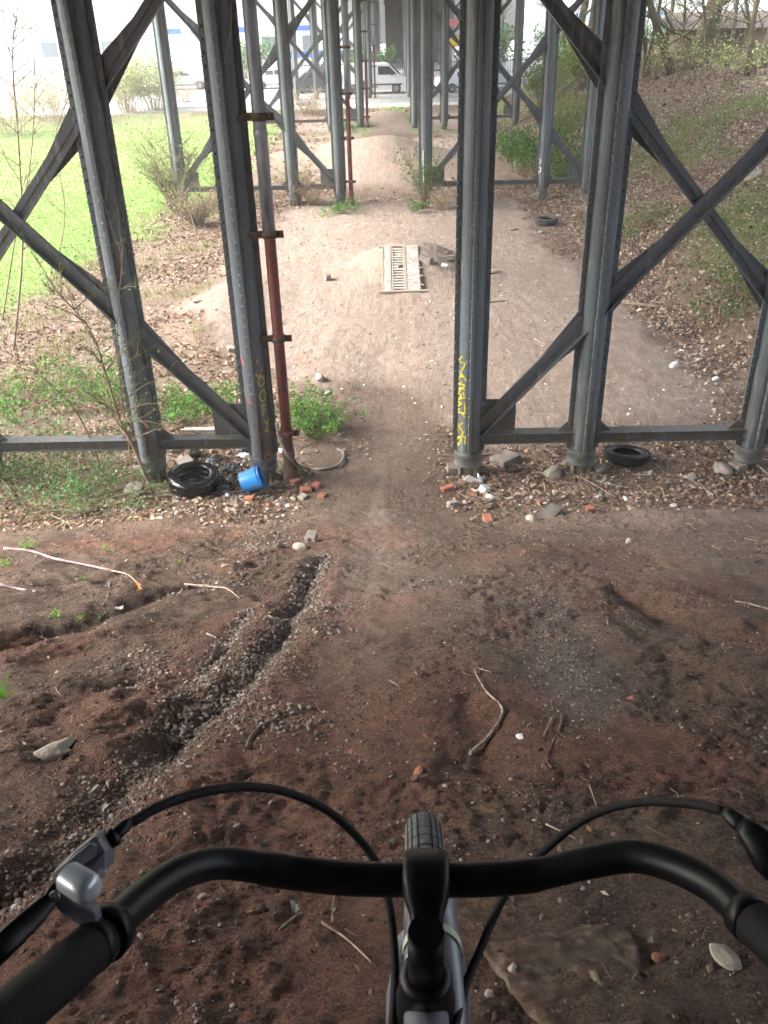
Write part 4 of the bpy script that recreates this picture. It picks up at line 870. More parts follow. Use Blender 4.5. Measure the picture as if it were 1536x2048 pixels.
M['wet'] = vcmat('wet_scraps', .25, .5); o = raw_mesh('wet_scraps', v, f, M['wet'], C={'Col': c}); tag(o, 'wet black scraps and shards covering the ground behind the wet tyre', 'rubbish', kind='stuff')
# angular grey metal scrap by the right inner column
x, y, z = gnd(945, 965); m = MB(); m.box((0, 0, .04), (.20, .012, .12), Matrix.Rotation(.5, 3, 'Y') @ Matrix.Rotation(.5, 3, 'X')); m.box((.1, .03, .05), (.012, .12, .12), Matrix.Rotation(-.6, 3, 'Y')); tag(m.build('tin_scrap', M['wall_white'], loc=(x, y-.04, z)), 'bent pale tin offcut in front of the right inner column', 'scrap')
x, y, z = gnd(968, 985); m = MB(); m.box((0, 0, .04), (.12, .1, .1), Matrix.Rotation(.5, 3, 'Y') @ Matrix.Rotation(.8, 3, 'Z')); tag(m.build('carton', M['plastic_white'], loc=(x, y, z), bevel=.004), 'small open white carton beside the bent tin offcut', 'carton')
# pale plank resting on the strut behind the left bay
m = MB(); m.box((-1.95, 10.62, .665), (.95, .10, .035)); tag(m.build('plank', M['board_white'], bevel=.004), 'pale plank lying on the strut between the two left columns', 'plank')

# ------------------------------------------------------------------ sticks
def stick(pts, rad, mt, label, lift=.006, name='stick', grp='sticks lying on the dirt', side=None):
    P = [np.array(p) for p in gpath(pts, lift)]; C = catmull(P, 6); n = len(C); m = MB(); r = [rad*(1-.45*i/n)*random.uniform(.85, 1.15) for i in range(n)]; m.tube(C, r, 7)
    if side:
        for a, b in side:
            q = C[int(a*(n-1))]; m.tube([q, (q[0]+b[0], q[1]+b[1], q[2]+b[2])], [rad*.6, rad*.3], 5)
    return tag(m.build(name, mt), label, 'stick', grp)
stick([(940,1510),(975,1480),(1000,1445),(1005,1425),(995,1405)], .0085, M['wood_pale'], 'thick pale curved stick right of centre on the slope, lower length', .008)
stick([(993,1408),(970,1385),(950,1347),(985,1352)], .005, M['wood_pale'], 'thin pale hooked twig at the top end of the thick curved stick', .012)
stick([(1125,1432),(1118,1465),(1100,1500),(1092,1520),(1103,1540)], .0045, M['wood_dark'], 'dark thin crooked twig right of the thick curved stick', .006)
stick([(1103,1440),(1087,1478)], .003, M['wood_pale'], 'short straight pale twig beside the snail shell')
stick([(1178,1575),(1192,1622)], .0025, M['wood_pale'], 'thin straw above the right brake cable')
stick([(1092,1652),(1150,1680)], .004, M['wood_pale'], 'pale twig crossing under the right brake cable')
stick([(1290,1656),(1345,1684)], .002, M['wood_dark'], 'dark straw below the right brake cable')
stick([(495,1500),(500,1480),(520,1460),(555,1442)], .009, M['wood_dark'], 'dark curved root poking out of the soil right of the gully')
stick([(645,1855),(690,1880),(730,1915),(745,1932)], .0035, M['wood_pale'], 'pale twig with a seed head left of the fork')
stick([(665,1850),(668,1800),(690,1740)], .002, M['wood_pale'], 'thin straw rising under the handlebar left of the stem')
stick([(560,1868),(590,1845),(605,1830)], .003, M['wood_pale'], 'short pale twig beside the brittle leaf under the handlebar')
stick([(690,1862),(715,1875),(735,1880)], .002, M['wood_dark'], 'tiny dark twig above the seed head left of the fork')
stick([(10,1100),(60,1105),(110,1120),(160,1132),(225,1146)], .016, M['wood_pink'], 'long pale violet branch lying on the left of the slope', .015)
stick([(225,1146),(255,1152),(275,1168)], .008, M['wood_pale'], 'forked pale end of the long violet branch', .012)
stick([(0,1172),(40,1182),(75,1186)], .012, M['wood_pink'], 'short pale violet stick at the left frame edge', .012)
stick([(370,1172),(430,1178),(455,1180),(480,1200)], .008, M['wood_pale'], 'forked pale twig at the crest of the left soil ridge', .01)
stick([(220,1165),(216,1195),(205,1215)], .005, M['wood_pale'], 'short pale upright twig below the violet branch', .01)
stick([(415,1270),(435,1278)], .008, M['wood_pale'], 'stubby pale wood chip in the small side gully')
stick([(1470,1205),(1500,1212),(1536,1222)], .006, M['wood_pale'], 'pale twig over the leaf filled hollow on the right')
stick([(975,950),(1010,945),(1100,940),(1160,960),(1230,1000)], .010, M['wood_pale'], 'long pale branch across the rubble below the right columns', .03)
stick([(955,930),(985,960),(1010,990)], .012, M['wood_dark'], 'dark stick leaning beside the right inner column', .06)
stick([(950,918),(1000,912),(1045,906)], .014, M['wood_dark'], 'dark stick lying right of the right inner column collar', .03)
stick([(1000,885),(1020,900)], .014, M['wood_pale'], 'short pale stick under the right strut', .02)
stick([(845,967),(885,940)], .010, M['wood_pale'], 'pale stick at the path edge left of the right inner column', .03)
stick([(1068,680),(1100,696)], .02, M['wood_pale'], 'pale stick on the dust between the two right columns', .02)
stick([(1245,608),(1320,618)], .045, M['wood_pale'], 'stout pale log at the foot of the hill right of the middle column', .04)
stick([(1460,915),(1500,935),(1536,965)], .018, M['wood_pale'], 'long stick leaning by the outer right column footing', .1)
stick([(150,1040),(250,1010),(330,998),(415,992),(520,985)], .018, M['wood_dark'], 'long dark branch lying in front of the wet tyre', .03)
stick([(980,606),(1010,603)], .02, M['wood_dark'], 'dark stick on dust right of the right inner column', .01)

# leaves that stand out
def bigleaf(u, v, s, c, label):
    x, y, z = gnd(u, v); n = 9; out = []
    for k in range(n*2): a = k*math.pi/n; r = s*(.5 if k % 2 else .36)*(1.2 if abs(math.cos(a)) > .7 else .8); out.append((r*math.cos(a), r*.7*math.sin(a), s*.10*math.sin(a*2+u)))
    m = MB(); V = [(0, 0, .0)]+out; m.add(V, [(0, 1+k, 1+(k+1) % (2*n)) for k in range(2*n)]); V2 = [(a, b, q-.0015) for a, b, q in V]; m.add(V2, [(0, 1+(k+1) % (2*n), 1+k) for k in range(2*n)])
    o = m.build('dead_leaf', mat('dead_leaf_tone', c, .7, 0, [(tuple(q*.6 for q in c), 40, .45, .6)]), loc=(x, y, z+.012+s*.1)); o.rotation_euler = (.25, -.1, u % 3); return tag(o, label, 'leaf', 'single dead leaves on the slope')
bigleaf(275, 1178, .11, (.42, .20, .06), 'bright orange brown oak leaf by the end of the violet branch')
bigleaf(1190, 1975, .035, (.34, .27, .17), 'tan curled leaf lying on the big embedded slab')
bigleaf(590, 1826, .035, (.36, .33, .29), 'grey brittle leaf under the left of the handlebar')
bigleaf(205, 1625, .05, (.36, .34, .31), 'pale grey leaf in the gully above the brake lever')
bigleaf(190, 1590, .045, (.2, .17, .14), 'brown curled leaf in the gully behind the pale grey leaf')
bigleaf(1300, 1880, .035, (.22, .18, .15), 'grey brown curled leaf right of the embedded slab')
bigleaf(450, 1135, .07, (.35, .22, .12), 'brown curled leaf at the head of the side gully')
bigleaf(240, 1222, .06, (.38, .35, .33), 'pale grey leaf below the violet branch')

# ------------------------------------------------------------------ plants
def bush(name, u, v, h, spread, nst, nleaf, ls, cols, label, cat='bush', stem='stem', lean=(0, 0), grp=None, base=None, srad=.006, up=.3, branch=2, spr0=.15):
    x, y, z = gnd(u, v) if base is None else (base[0], base[1], gz(base[0], base[1]))
    rs = random.Random(int(x*131+y*71+h*9)); root = empty(name, (x, y, z), 0, label, cat, grp); m = MB(); tips = []
    for i in range(nst):
        a = rs.uniform(0, 6.28); r0 = rs.uniform(0, spread*spr0); L = h*rs.uniform(.6, 1.05); out = spread*rs.uniform(.3, 1)
        P = []; px, py, pz = r0*math.cos(a), r0*math.sin(a), -.03; n = 6; wob = rs.uniform(-.5, .5)
        for k in range(n+1):
            t = k/n; P.append((px+out*t**1.5*math.cos(a+wob*t)+lean[0]*t, py+out*t**1.5*math.sin(a+wob*t)+lean[1]*t, pz+L*(t-.18*t*t*(1 if rs.random() > up else 2))))
        m.tube(P, [srad*(1.05-.8*k/n) for k in range(n+1)], 5, caps=False)
        tips += P[2:]
        for b in range(branch):
            k = rs.randint(2, n-1); q = Vector(P[k]); d = Vector((rs.uniform(-1, 1), rs.uniform(-1, 1), rs.uniform(.1, 1))).normalized()*L*rs.uniform(.18, .38); e = q+d; mdl = q+d*.5+Vector((0, 0, -.03*L)); m.tube([q, mdl, e], [srad*.5, srad*.4, srad*.2], 4, caps=False); tips += [tuple(mdl), tuple(e), tuple(q+d*.75)]
    if m.v: m.build('stems', M[stem], root)
    if nleaf:
        T = np.array(tips); k = RNG.integers(0, len(T), nleaf); P = T[k]+RNG.normal(0, 1, (nleaf, 3))*spread*.07+RNG.normal(0, 1, (nleaf, 3))*.012
        P[:, 2] = np.maximum(P[:, 2], .01); v_, f_, c_ = leaf_mesh(P, ls*RNG.uniform(.5, 1.3, nleaf), jit(cols, nleaf, .35), .6, .6); raw_mesh('leaves', v_, f_, M['leaf'], root, C={'Col': c_})
    return root
FG = [(.10, .24, .04), (.14, .30, .06), (.07, .16, .03)]; PG = [(.22, .34, .08), (.30, .38, .12), (.16, .26, .06)]; DG = [(.05, .14, .03), (.08, .2, .04)]; SG = [(.12, .28, .12), (.16, .34, .14)]
DRY = [(.35, .28, .18), (.42, .35, .25), (.25, .18, .12)]
G2 = 'leafy green plants round the nearest trestle'
bush('nettle_patch', 640, 868, .55, .5, 26, 1500, .05, FG, 'green leafy nettle clump right of the red pipe foot', 'plant', 'stem', grp=G2, spr0=.8, srad=.003)
bush('nettle_patch', 600, 835, .55, .4, 20, 900, .05, FG, 'green leafy clump directly behind the red pipe', 'plant', 'stem', grp=G2, spr0=.8, srad=.003)
bush('nettle_patch', 590, 945, .14, .16, 10, 350, .03, FG, 'tiny mossy green clump at the bottom of the hoses', 'plant', 'stem', grp=G2, spr0=.8, srad=.002)
bush('nettle_patch', 350, 835, .45, .5, 22, 1100, .05, FG, 'green clump seen through the left bay next to the outer column', 'plant', 'stem', grp=G2, spr0=.8, srad=.003)
bush('nettle_patch', 415, 825, .5, .55, 24, 1200, .05, FG, 'green clump seen through the left bay under the diagonal brace', 'plant', 'stem', grp=G2, spr0=.8, srad=.003)
bush('dry_grass_tuft', 400, 852, .4, .6, 70, 0, .05, DRY, 'pale dry grass tuft under the strut of the left bay', 'grass tuft', 'drystem', grp=G2, srad=.003, branch=0, spr0=.7)
bush('nettle_patch', 225, 790, .7, .9, 30, 1800, .05, FG, 'green clump left of the left outer column behind the strut', 'plant', 'stem', grp=G2, spr0=.8, srad=.003)
bush('nettle_patch', 60, 820, .7, 1.0, 30, 1800, .06, FG, 'green clump behind the strut at the left frame edge', 'plant', 'stem', grp=G2, spr0=.8, srad=.003)
# the sapling in front of the left outer column
def sapling(name, path, rad, label, twigs, leaves, ls=.03, cols=FG, mt='stem', cat='sapling', depth=None):
    b = gnd(*path[0][:2]); root = empty(name, b, 0, label, cat); yy = b[1]
    P = [np.array(b)]+[at_y(q[0], q[1], yy+(q[2] if len(q) > 2 else 0)) for q in path[1:]]
    C = catmull(P, 6); n = len(C); m = MB(); m.tube([c-np.array(b) for c in C], [rad*(1-.8*i/n)+.002 for i in range(n)], 7); tips = []
    rs = random.Random(int(path[0][0]))
    def tw(q, d, L, r, lev):
        e = q+d*L; mdl = q+d*L*.5+Vector((rs.uniform(-1, 1), rs.uniform(-1, 1), rs.uniform(-.5, .8)))*L*.08; m.tube([q, mdl, e], [r, r*.7, r*.35], 4, caps=False); tips.extend([tuple(q+(mdl-q)*.5), tuple(mdl), tuple(mdl+(e-mdl)*.5), tuple(e)])
        if lev:
            for _ in range(3): f = rs.uniform(.3, .95); tw(q+(e-q)*f, (d+Vector((rs.uniform(-1, 1), rs.uniform(-.6, .6), rs.uniform(-.5, .9)))*.8).normalized(), L*.5, r*.55, lev-1)
    for i in range(twigs):
        k = rs.randint(n//4, n-1); q = Vector(C[k]-np.array(b)); d = Vector((rs.uniform(-1, 1), rs.uniform(-.7, .7), rs.uniform(.1, 1))).normalized(); tw(q, d, rs.uniform(.3, .8), rad*.35+.001, 1)
    m.build('branches', M[mt], root)
    if leaves:
        T = np.array(tips); P_ = T[RNG.integers(0, len(T), leaves)]+RNG.normal(0, .03, (leaves, 3)); v_, f_, c_ = leaf_mesh(P_, ls*RNG.uniform(.5, 1.3, leaves), jit(cols, leaves, .3), .6, .6); raw_mesh('leaves', v_, f_, M['leaf'], root, C={'Col': c_})
    return root
sapling('sapling', [(305,988),(270,900),(240,840),(215,760),(180,660),(110,580)], .022, 'brown sapling with small green leaves leaning left in front of the left outer column', 34, 1000, .035)
sapling('sapling', [(270,985),(255,870),(240,760),(235,640),(245,520)], .008, 'thin upright twig with green buds beside the leaning sapling', 16, 380, .03)
sapling('sapling', [(205,960),(190,900),(150,820),(90,760),(10,700)], .012, 'arching thin sapling with sparse leaves left of the strut end', 18, 420, .03)
sapling('sapling', [(28,700,0),(45,500,.2),(38,300,.3),(25,120,.4),(35,20,.4)], .020, 'tall bare grey sapling at the left frame edge rising past the brace', 30, 90, .03)
sapling('sapling', [(100,590,0),(130,430,.3),(110,280,.5),(150,150,.7),(130,40,.8)], .012, 'slim bare sapling between the frame edge and the left outer column', 26, 120, .03)
sapling('sapling', [(395,470,0),(370,400,.2),(330,330,.3),(290,270,.4)], .018, 'bare leaning sapling rising from the low twiggy shrub between the left columns', 26, 260, .05, PG)
sapling('sapling', [(5,640,0),(30,480,.3),(60,330,.5),(70,150,.6),(60,40,.7)], .016, 'second tall bare sapling right of the one at the frame edge', 30, 80, .03)
bush('bramble', 120, 965, .7, 1.0, 40, 1500, .045, SG+FG, 'tangled bramble with grey stems left of the outer left column', 'bramble', 'stem', grp=G2, srad=.005, up=.9, spr0=.6)
bush('bramble', 30, 935, .8, 1.0, 40, 1300, .045, SG+FG, 'bramble tangle at the left frame edge under the strut', 'bramble', 'stem', grp=G2, srad=.005, up=.9, spr0=.6)
bush('bramble', 200, 1000, .45, .8, 30, 1200, .035, SG+FG, 'low green bramble just above the slope, beside the long dark branch', 'bramble', 'stem', grp=G2, srad=.004, up=.9, spr0=.6)
bush('bramble', 60, 1010, .5, .9, 30, 800, .035, SG+FG, 'low bramble above the violet branch at the left', 'bramble', 'stem', grp=G2, srad=.004, up=.9, spr0=.6)
bush('dead_stalks', 40, 1010, .35, 1.0, 90, 0, .03, DRY, 'flattened dry stalks under the left brambles', 'dry stalks', 'drystem', srad=.004, branch=1, spr0=.9, up=1)
bush('dead_stalks', 170, 985, .3, 1.0, 80, 0, .03, DRY, 'dry stalks lying between the brambles and the long dark branch', 'dry stalks', 'drystem', srad=.004, branch=1, spr0=.9, up=1)
G3 = 'small seedlings on the left of the slope'
bush('seedling', 55, 1095, .13, .14, 9, 160, .02, [(.18, .38, .05), (.14, .3, .05)], 'bushy green seedling beside the violet branch', 'seedling', 'stem', grp=G3, srad=.002)
bush('seedling', 8, 1130, .12, .12, 8, 120, .02, [(.18, .38, .05)], 'green seedling at the left frame edge above the short violet stick', 'seedling', 'stem', grp=G3, srad=.002)
bush('seedling', 112, 1236, .10, .05, 5, 60, .018, [(.18, .38, .05)], 'upright green seedling in soil below the short violet stick', 'seedling', 'stem', grp=G3, srad=.0015)
bush('seedling', 160, 1242, .05, .04, 4, 26, .014, [(.18, .38, .05)], 'tiny seedling right of the upright one', 'seedling', 'stem', grp=G3, srad=.0012)
bush('seedling', 198, 1238, .05, .04, 4, 26, .014, [(.16, .34, .05)], 'tiny seedling farthest right of the low row', 'seedling', 'stem', grp=G3, srad=.0012)
bush('seedling', 215, 1100, .08, .08, 6, 60, .018, [(.16, .34, .05)], 'small seedling above the violet branch, right of the bushy one', 'seedling', 'stem', grp=G3, srad=.0015)
bush('seedling', 360, 1125, .05, .05, 4, 30, .015, [(.16, .34, .05)], 'tiny seedling on the left crest near the side gully', 'seedling', 'stem', grp=G3, srad=.0012)
bush('seedling', 165, 1162, .06, .06, 4, 30, .016, [(.16, .34, .05)], 'tiny seedling just below the violet branch', 'seedling', 'stem', grp=G3, srad=.0012)
# bright ragged leaf plant at the left edge
x, y, z = gnd(2, 1398); rt = empty('ragged_weed', (x, y, z), 0, 'bright green weed with toothed strap leaves at the left frame edge', 'weed')
for k, (tx, ty, tz) in enumerate(((.05, .02, .13), (.075, -.01, .06), (-.05, .02, .12), (.02, -.03, .09))):
    m = MB(); V = []; n = 9
    for i in range(n+1):
        t = i/n; c_ = Vector((tx*t, ty*t, tz*t*(1.25-.35*t))); wd = .011*(1-.7*t)*(1.6 if i % 2 else .5); V += [c_+Vector((-tz, 0, tx)).normalized()*wd, c_-Vector((-tz, 0, tx)).normalized()*wd]
    m.add(V, [(2*i, 2*i+1, 2*i+3, 2*i+2) for i in range(n)]); m.build('leaf_blade', mat('weed_green', (.22, .48, .06), .6), rt)
# mid ground bushes
G4 = 'bushes along the foot of the trestles'
bush('shrub', 345, 415, 2.6, 1.5, 60, 2600, .06, PG, 'twiggy yellow green shrub in front of the grass, left of the second trestle', 'shrub', 'stem', grp=G4, srad=.015, branch=6)
bush('shrub', 395, 450, 1.4, 1.4, 70, 1300, .06, PG+DRY, 'low twiggy shrub just left of the left inner column, halfway to the second trestle', 'shrub', 'stem', grp=G4, srad=.012, branch=6)
bush('shrub', 455, 395, 1.9, 1.3, 44, 900, .06, PG, 'thin shrub behind the left inner column near the second trestle', 'shrub', 'stem', grp=G4, srad=.008, branch=3)
bush('shrub', 590, 405, 1.5, 1.2, 70, 1500, .06, PG+DRY, 'dry shrub with pale green buds at the middle left column of the second trestle', 'shrub', 'drystem', grp=G4, srad=.008, branch=4)
bush('shrub', 625, 410, 1.1, 1.0, 60, 500, .05, DRY, 'brown dead shrub right of the one with pale buds', 'shrub', 'drystem', grp=G4, srad=.007, branch=4)
bush('shrub', 700, 425, .5, .6, 18, 600, .06, DG+FG, 'low green plants at the foot of the second red drainpipe', 'plant', 'stem', grp=G4, srad=.004, spr0=.7)
bush('shrub', 660, 430, .3, .4, 12, 220, .06, [(.14, .36, .06)], 'bright green tuft left of the plants at the second drainpipe', 'plant', 'stem', grp=G4, srad=.004, spr0=.7)
bush('shrub', 850, 415, 2.3, .9, 30, 1700, .06, DG+FG, 'tall green shrub at the inner right column of the second trestle', 'shrub', 'stem', grp=G4, srad=.008, branch=3)
bush('shrub', 880, 420, 1.1, .8, 40, 250, .05, DRY, 'dry upright stalks right of the tall green shrub', 'shrub', 'drystem', grp=G4, srad=.007, branch=2)
bush('shrub', 825, 425, .45, .4, 14, 420, .06, FG, 'low green plants left of the tall green shrub', 'plant', 'stem', grp=G4, srad=.004, spr0=.7)
bush('shrub', 1065, 345, 1.8, 1.6, 40, 3200, .12, DG+FG, 'dense dark green shrub behind the third right column of the second trestle', 'shrub', 'stem', grp=G4, srad=.010, branch=4, spr0=.5)
bush('shrub', 1135, 375, 1.6, 1.4, 36, 2000, .10, FG, 'loose mid green shrub right of the dense dark one', 'shrub', 'stem', grp=G4, srad=.010, branch=4, spr0=.4)
bush('shrub', 1120, 300, 2.6, 1.6, 40, 2200, .11, PG, 'yellow green shrub climbing the hill behind the second trestle', 'shrub', 'stem', grp=G4, srad=.010, branch=4)
bush('shrub', 1085, 215, 3.2, 2.0, 44, 2600, .14, PG, 'tall pale green shrub behind the crossing braces of the second trestle', 'shrub', 'stem', grp=G4, srad=.012, branch=4)
bush('shrub', 1165, 180, 3.0, 1.8, 44, 2600, .14, [(.30, .42, .10), (.36, .46, .14)], 'bright yellow green shrub at the hill top near the leaning trunks', 'shrub', 'stem', grp=G4, srad=.012, branch=4)
for (u, v, h, s, n, cl, lab) in ((1240,480,.8,1.0,500,FG,'low green patch on the hillside right of the middle column'),(1300,450,.7,1.1,500,FG,'low green patch on the hillside above the crossed braces on the left'),(1430,470,.8,1.2,600,FG,'green patch on the hillside right below the crossed braces'),(1490,590,.9,1.0,700,FG,'green weeds beside the outer right column high on the bank'),(1440,640,.7,.8,450,DG+FG,'green weeds left of the outer right column among leaves'),
    (1400,270,.9,1.3,500,PG,'pale green growth halfway up the hillside'),(1480,330,.9,1.2,500,FG,'green growth high on the hillside near the pale boulder'),(1510,240,1.0,1.4,600,PG,'pale growth near the crest at the right edge'),(1330,330,.8,1.2,450,PG,'pale green tuft left of the crossed braces on the hillside'),(1270,250,1.0,1.4,600,PG,'pale green bush by the middle column on the upper hillside')):
    bush('weeds', u, v, h, s, 20, n, .06, cl, lab, 'weeds', 'stem', grp='green growth on the hillside', srad=.005, branch=3, spr0=.6)
for (u, v, h, lab) in ((1310,158,2.0,'lime green bush at the foot of the left crest trunks'),(1380,150,2.2,'lime green bush at the foot of the leaning crest trunk'),(1450,160,1.8,'lime green bush below the brown shed'),(1230,165,2.2,'lime green bush left of the crest trunks behind the middle column'),(1520,150,1.6,'lime green bush at the right end of the crest')):
    bush('crest_bush', u, v, h*.8, 1.8, 34, 480, .10, [(.36, .50, .14), (.44, .54, .22), (.34, .36, .18)], lab, 'bush', 'stem', grp='lime bushes along the hill crest', srad=.01, branch=3, spr0=.5)
G5 = 'pale shrubs beyond the grass'
bush('background_shrub', 255, 225, 4.2, 2.6, 60, 3800, .16, [(.38, .46, .16), (.45, .50, .22), (.34, .32, .18)], 'large pale yellow green shrub seen between the two left columns', 'shrub', 'drystem', grp=G5, srad=.016, branch=4, spr0=.4)
bush('background_shrub', 310, 220, 3.8, 2.2, 50, 2600, .16, [(.38, .46, .16), (.45, .50, .22)], 'pale shrub right of the large one, next to the distant column', 'shrub', 'drystem', grp=G5, srad=.016, branch=4, spr0=.4)
bush('background_shrub', 120, 240, 3.6, 2.6, 60, 1500, .14, [(.42, .44, .22), (.48, .46, .30)], 'thin washed out shrub left of the left outer column', 'shrub', 'drystem', grp=G5, srad=.014, branch=5, spr0=.5)
bush('background_shrub', 20, 270, 3.4, 2.4, 50, 1000, .14, [(.42, .44, .22), (.48, .46, .30)], 'thin washed out shrub at the left frame edge', 'shrub', 'drystem', grp=G5, srad=.014, branch=5, spr0=.5)
bush('background_shrub', 370, 205, 1.8, 1.5, 40, 500, .1, DRY, 'bare brown shrub beside the silver parked car', 'shrub', 'drystem', grp=G5, srad=.012, branch=4, spr0=.5)
bush('background_shrub', 610, 225, 1.7, 1.5, 50, 500, .1, DRY, 'tall dry stalks left of the third trestle in front of the dark car', 'shrub', 'drystem', grp=G5, srad=.012, branch=3, spr0=.6)
bush('background_shrub', 645, 230, 1.3, 1.2, 40, 300, .1, DRY, 'dry stalks at the third trestle left inner column', 'shrub', 'drystem', grp=G5, srad=.012, branch=3, spr0=.6)
bush('background_shrub', 690, 262, .5, .8, 16, 500, .1, FG, 'low green tuft behind the second drainpipe on the dirt', 'plant', 'stem', grp=G5, srad=.006, spr0=.7)

# ------------------------------------------------------------------ trees on the hill crest
def tree(u0, v0, u1, rad, label, rs_, h=9.0, lean_y=0, crown=700, cols=((.30, .42, .12), (.38, .48, .18)), base=None):
    x, y, z = gnd(u0, v0) if base is None else (base[0], base[1], gz(base[0], base[1])); rs = random.Random(rs_); root = empty('tree', (x, y, z), 0, label, 'tree', 'bare spring trees on the hill crest')
    top = at_y(u1, 0, y); sl = (top[0]-x)/max(top[2]-z, .5); m = MB(); P = []
    n = 9
    for k in range(n+1):
        t = k/n; P.append(Vector((sl*h*t*(1-.2*t)+.12*math.sin(t*7+rs_), .12*math.cos(t*5+rs_), -.1+h*t)))
    m.tube(P, [rad*(1.25-.9*t/n) if t else rad*1.5 for t in range(n+1)], 9); m.build('trunk', M['bark'], root)
    b = MB(); tips = []
    def br(q, d, L, r, lev):
        mdl = q+d*L*.5+Vector((rs.uniform(-1, 1), rs.uniform(-1, 1), rs.uniform(0, 1)))*L*.1; e = q+d*L+Vector((0, 0, L*.12)); b.tube([q, mdl, e], [r, r*.75, r*.45], 5, caps=False)
        tips.append(tuple(e)); tips.append(tuple(mdl))
        if lev:
            for _ in range(3): f = rs.uniform(.4, 1); br(q+(e-q)*f, (d+Vector((rs.uniform(-1, 1), rs.uniform(-1, 1), rs.uniform(-.3, .9)))*.8).normalized(), L*rs.uniform(.45, .65), r*.5, lev-1)
    for k in range(14):
        j = rs.randint(1, n); d = Vector((rs.uniform(-1, 1), rs.uniform(-1, 1), rs.uniform(.1, .9))).normalized(); br(P[j], d, h*rs.uniform(.16, .3), rad*.36, 2)
    b.build('crown', M['bark'], root)
    T = np.array([t for t in tips]); Pn = T[RNG.integers(0, len(T), crown)]+RNG.normal(0, .25, (crown, 3)); v_, f_, c_ = leaf_mesh(Pn, .07*RNG.uniform(.5, 1.3, crown), jit(cols, crown, .3), .6, .6); raw_mesh('young_leaves', v_, f_, M['leaf'], root, C={'Col': c_})
    return root
for q in ((1378,140,1430,.30,'thick leaning trunk in the middle of the hill crest',1),(1340,148,1300,.13,'slender trunk left of the thick leaning one, bowed to the left',2),(1390,130,1445,.10,'thin trunk just right of the thick leaning one',3),(1416,125,1448,.12,'slim trunk left of the brown shed on the crest',4),
          (1150,115,1170,.20,'mossy trunk directly right of the second trestle third column',5),(1172,115,1185,.14,'pale trunk right of the mossy trunk near the middle right column',6),(1320,120,1345,.09,'very thin trunk left on the crest behind the bowed one',7),(1285,160,1290,.06,'thin pole like trunk touching the middle right column edge',8),
          (1490,150,1520,.08,'thin trunk in front of the brown shed',9),(1530,140,1560,.12,'trunk at the right end of the crest',10),(1450,135,1470,.07,'thin pole like trunk between the shed and the slim trunk',13),(1355,125,1372,.06,'wiry trunk hugging the left side of the thick leaning one',14),(1215,130,1225,.08,'thin trunk just left of the middle right column top',15),(1100,118,1108,.09,'thin grey trunk behind the second trestle third column',16),(1300,150,1318,.07,'crooked thin trunk just right of the pole like trunk by the column',17),(1425,140,1400,.05,'wiry trunk crossing behind the slim trunk',18),(1260,150,1262,.07,'thin trunk just emerging right of the middle right column',19),(1505,145,1490,.06,'wiry trunk leaning left across the shed wall',20),(1130,112,1122,.07,'thin twiggy trunk left of the mossy one',21),(990,118,978,.08,'thin twiggy tree right beside the inner right column',22),(1010,125,1000,.13,'grey bare tree between the inner right column and third column',11),(1040,110,1050,.12,'grey bare tree just right of the other between the right columns',12)):
    tree(*q, h=9 if q[3] > .1 else 7)

# ------------------------------------------------------------------ vehicles
def wheel(parent, x, y, r, wdt=.2):
    m = MB(); rot = Matrix.Rotation(math.pi/2, 3, 'X'); m.lathe([(r*.62, -wdt/2), (r*.93, -wdt/2), (r, -wdt/4), (r, wdt/4), (r*.93, wdt/2), (r*.62, wdt/2)], 24, (x, y, r), rot); wo_ = m.build('wheel', M['rubber'], parent)
    q = MB(); q.lathe([(.001, -wdt*.42), (r*.2, -wdt*.45), (r*.62, -wdt*.38)], 20, (x, y, r), rot); q.lathe([(.001, wdt*.42), (r*.2, wdt*.45), (r*.62, wdt*.38)], 20, (x, y, r), rot)
    q.build('rim', M['rim'], wo_)
def vehicle(name, loc, rz, side, glass, W, paint_, label, cat, axles, r=.32, lights=None, hub=.95):
    root = empty(name, loc, rz, label, cat, 'vehicles parked across the track end'); m = MB(); n = len(side)
    zt = max(p[1] for p in side); V = []
    def yw(z): return W/2*(1-.16*max(0, (z-hub)/(zt-hub)))
    for s_ in (-1, 1):
        for x, z in side: V.append((x, s_*yw(z), z))
    m.add(V, [(i, (i+1) % n, n+(i+1) % n, n+i) for i in range(n)]+[tuple(range(n-1, -1, -1)), tuple(range(n, 2*n))]); m.build('body', paint_, root, bevel=.05)
    for g in glass:
        for s_ in (-1, 1):
            q = MB(); pts = [(x, s_*(yw(z)+.012), z) for x, z in g]; pin = [(x, s_*(yw(z)-.01), z) for x, z in g]; k = len(g)
            q.add(pts+pin, [tuple(range(k)), tuple(range(2*k-1, k-1, -1))]+[(i, (i+1) % k, k+(i+1) % k, k+i) for i in range(k)]); q.build('side_window', M['glass'], root)
    for i, x in enumerate(axles):
        for s_ in (-1, 1): wheel(root, x, s_*(W/2-.08), r)
    for (x, z, dx, dz, mt, nm) in (lights or []):
        for s_ in (-1, 1): q = MB(); q.box((x, s_*(W/2-.17), z), (dx, .3, dz)); q.build(nm, M[mt], root, bevel=.02)
    return root, yw
VAN = [(-2.4, .35), (-2.45, .7), (-2.42, 1.85), (-2.3, 1.96), (.75, 1.98), (1.0, 1.92), (1.75, 1.22), (2.35, 1.02), (2.45, .8), (2.45, .38), (2.15, .28), (1.95, .3), (1.85, .58), (1.5, .66), (1.15, .58), (1.05, .28), (-.95, .28), (-1.05, .58), (-1.4, .66), (-1.75, .58), (-1.85, .3)]
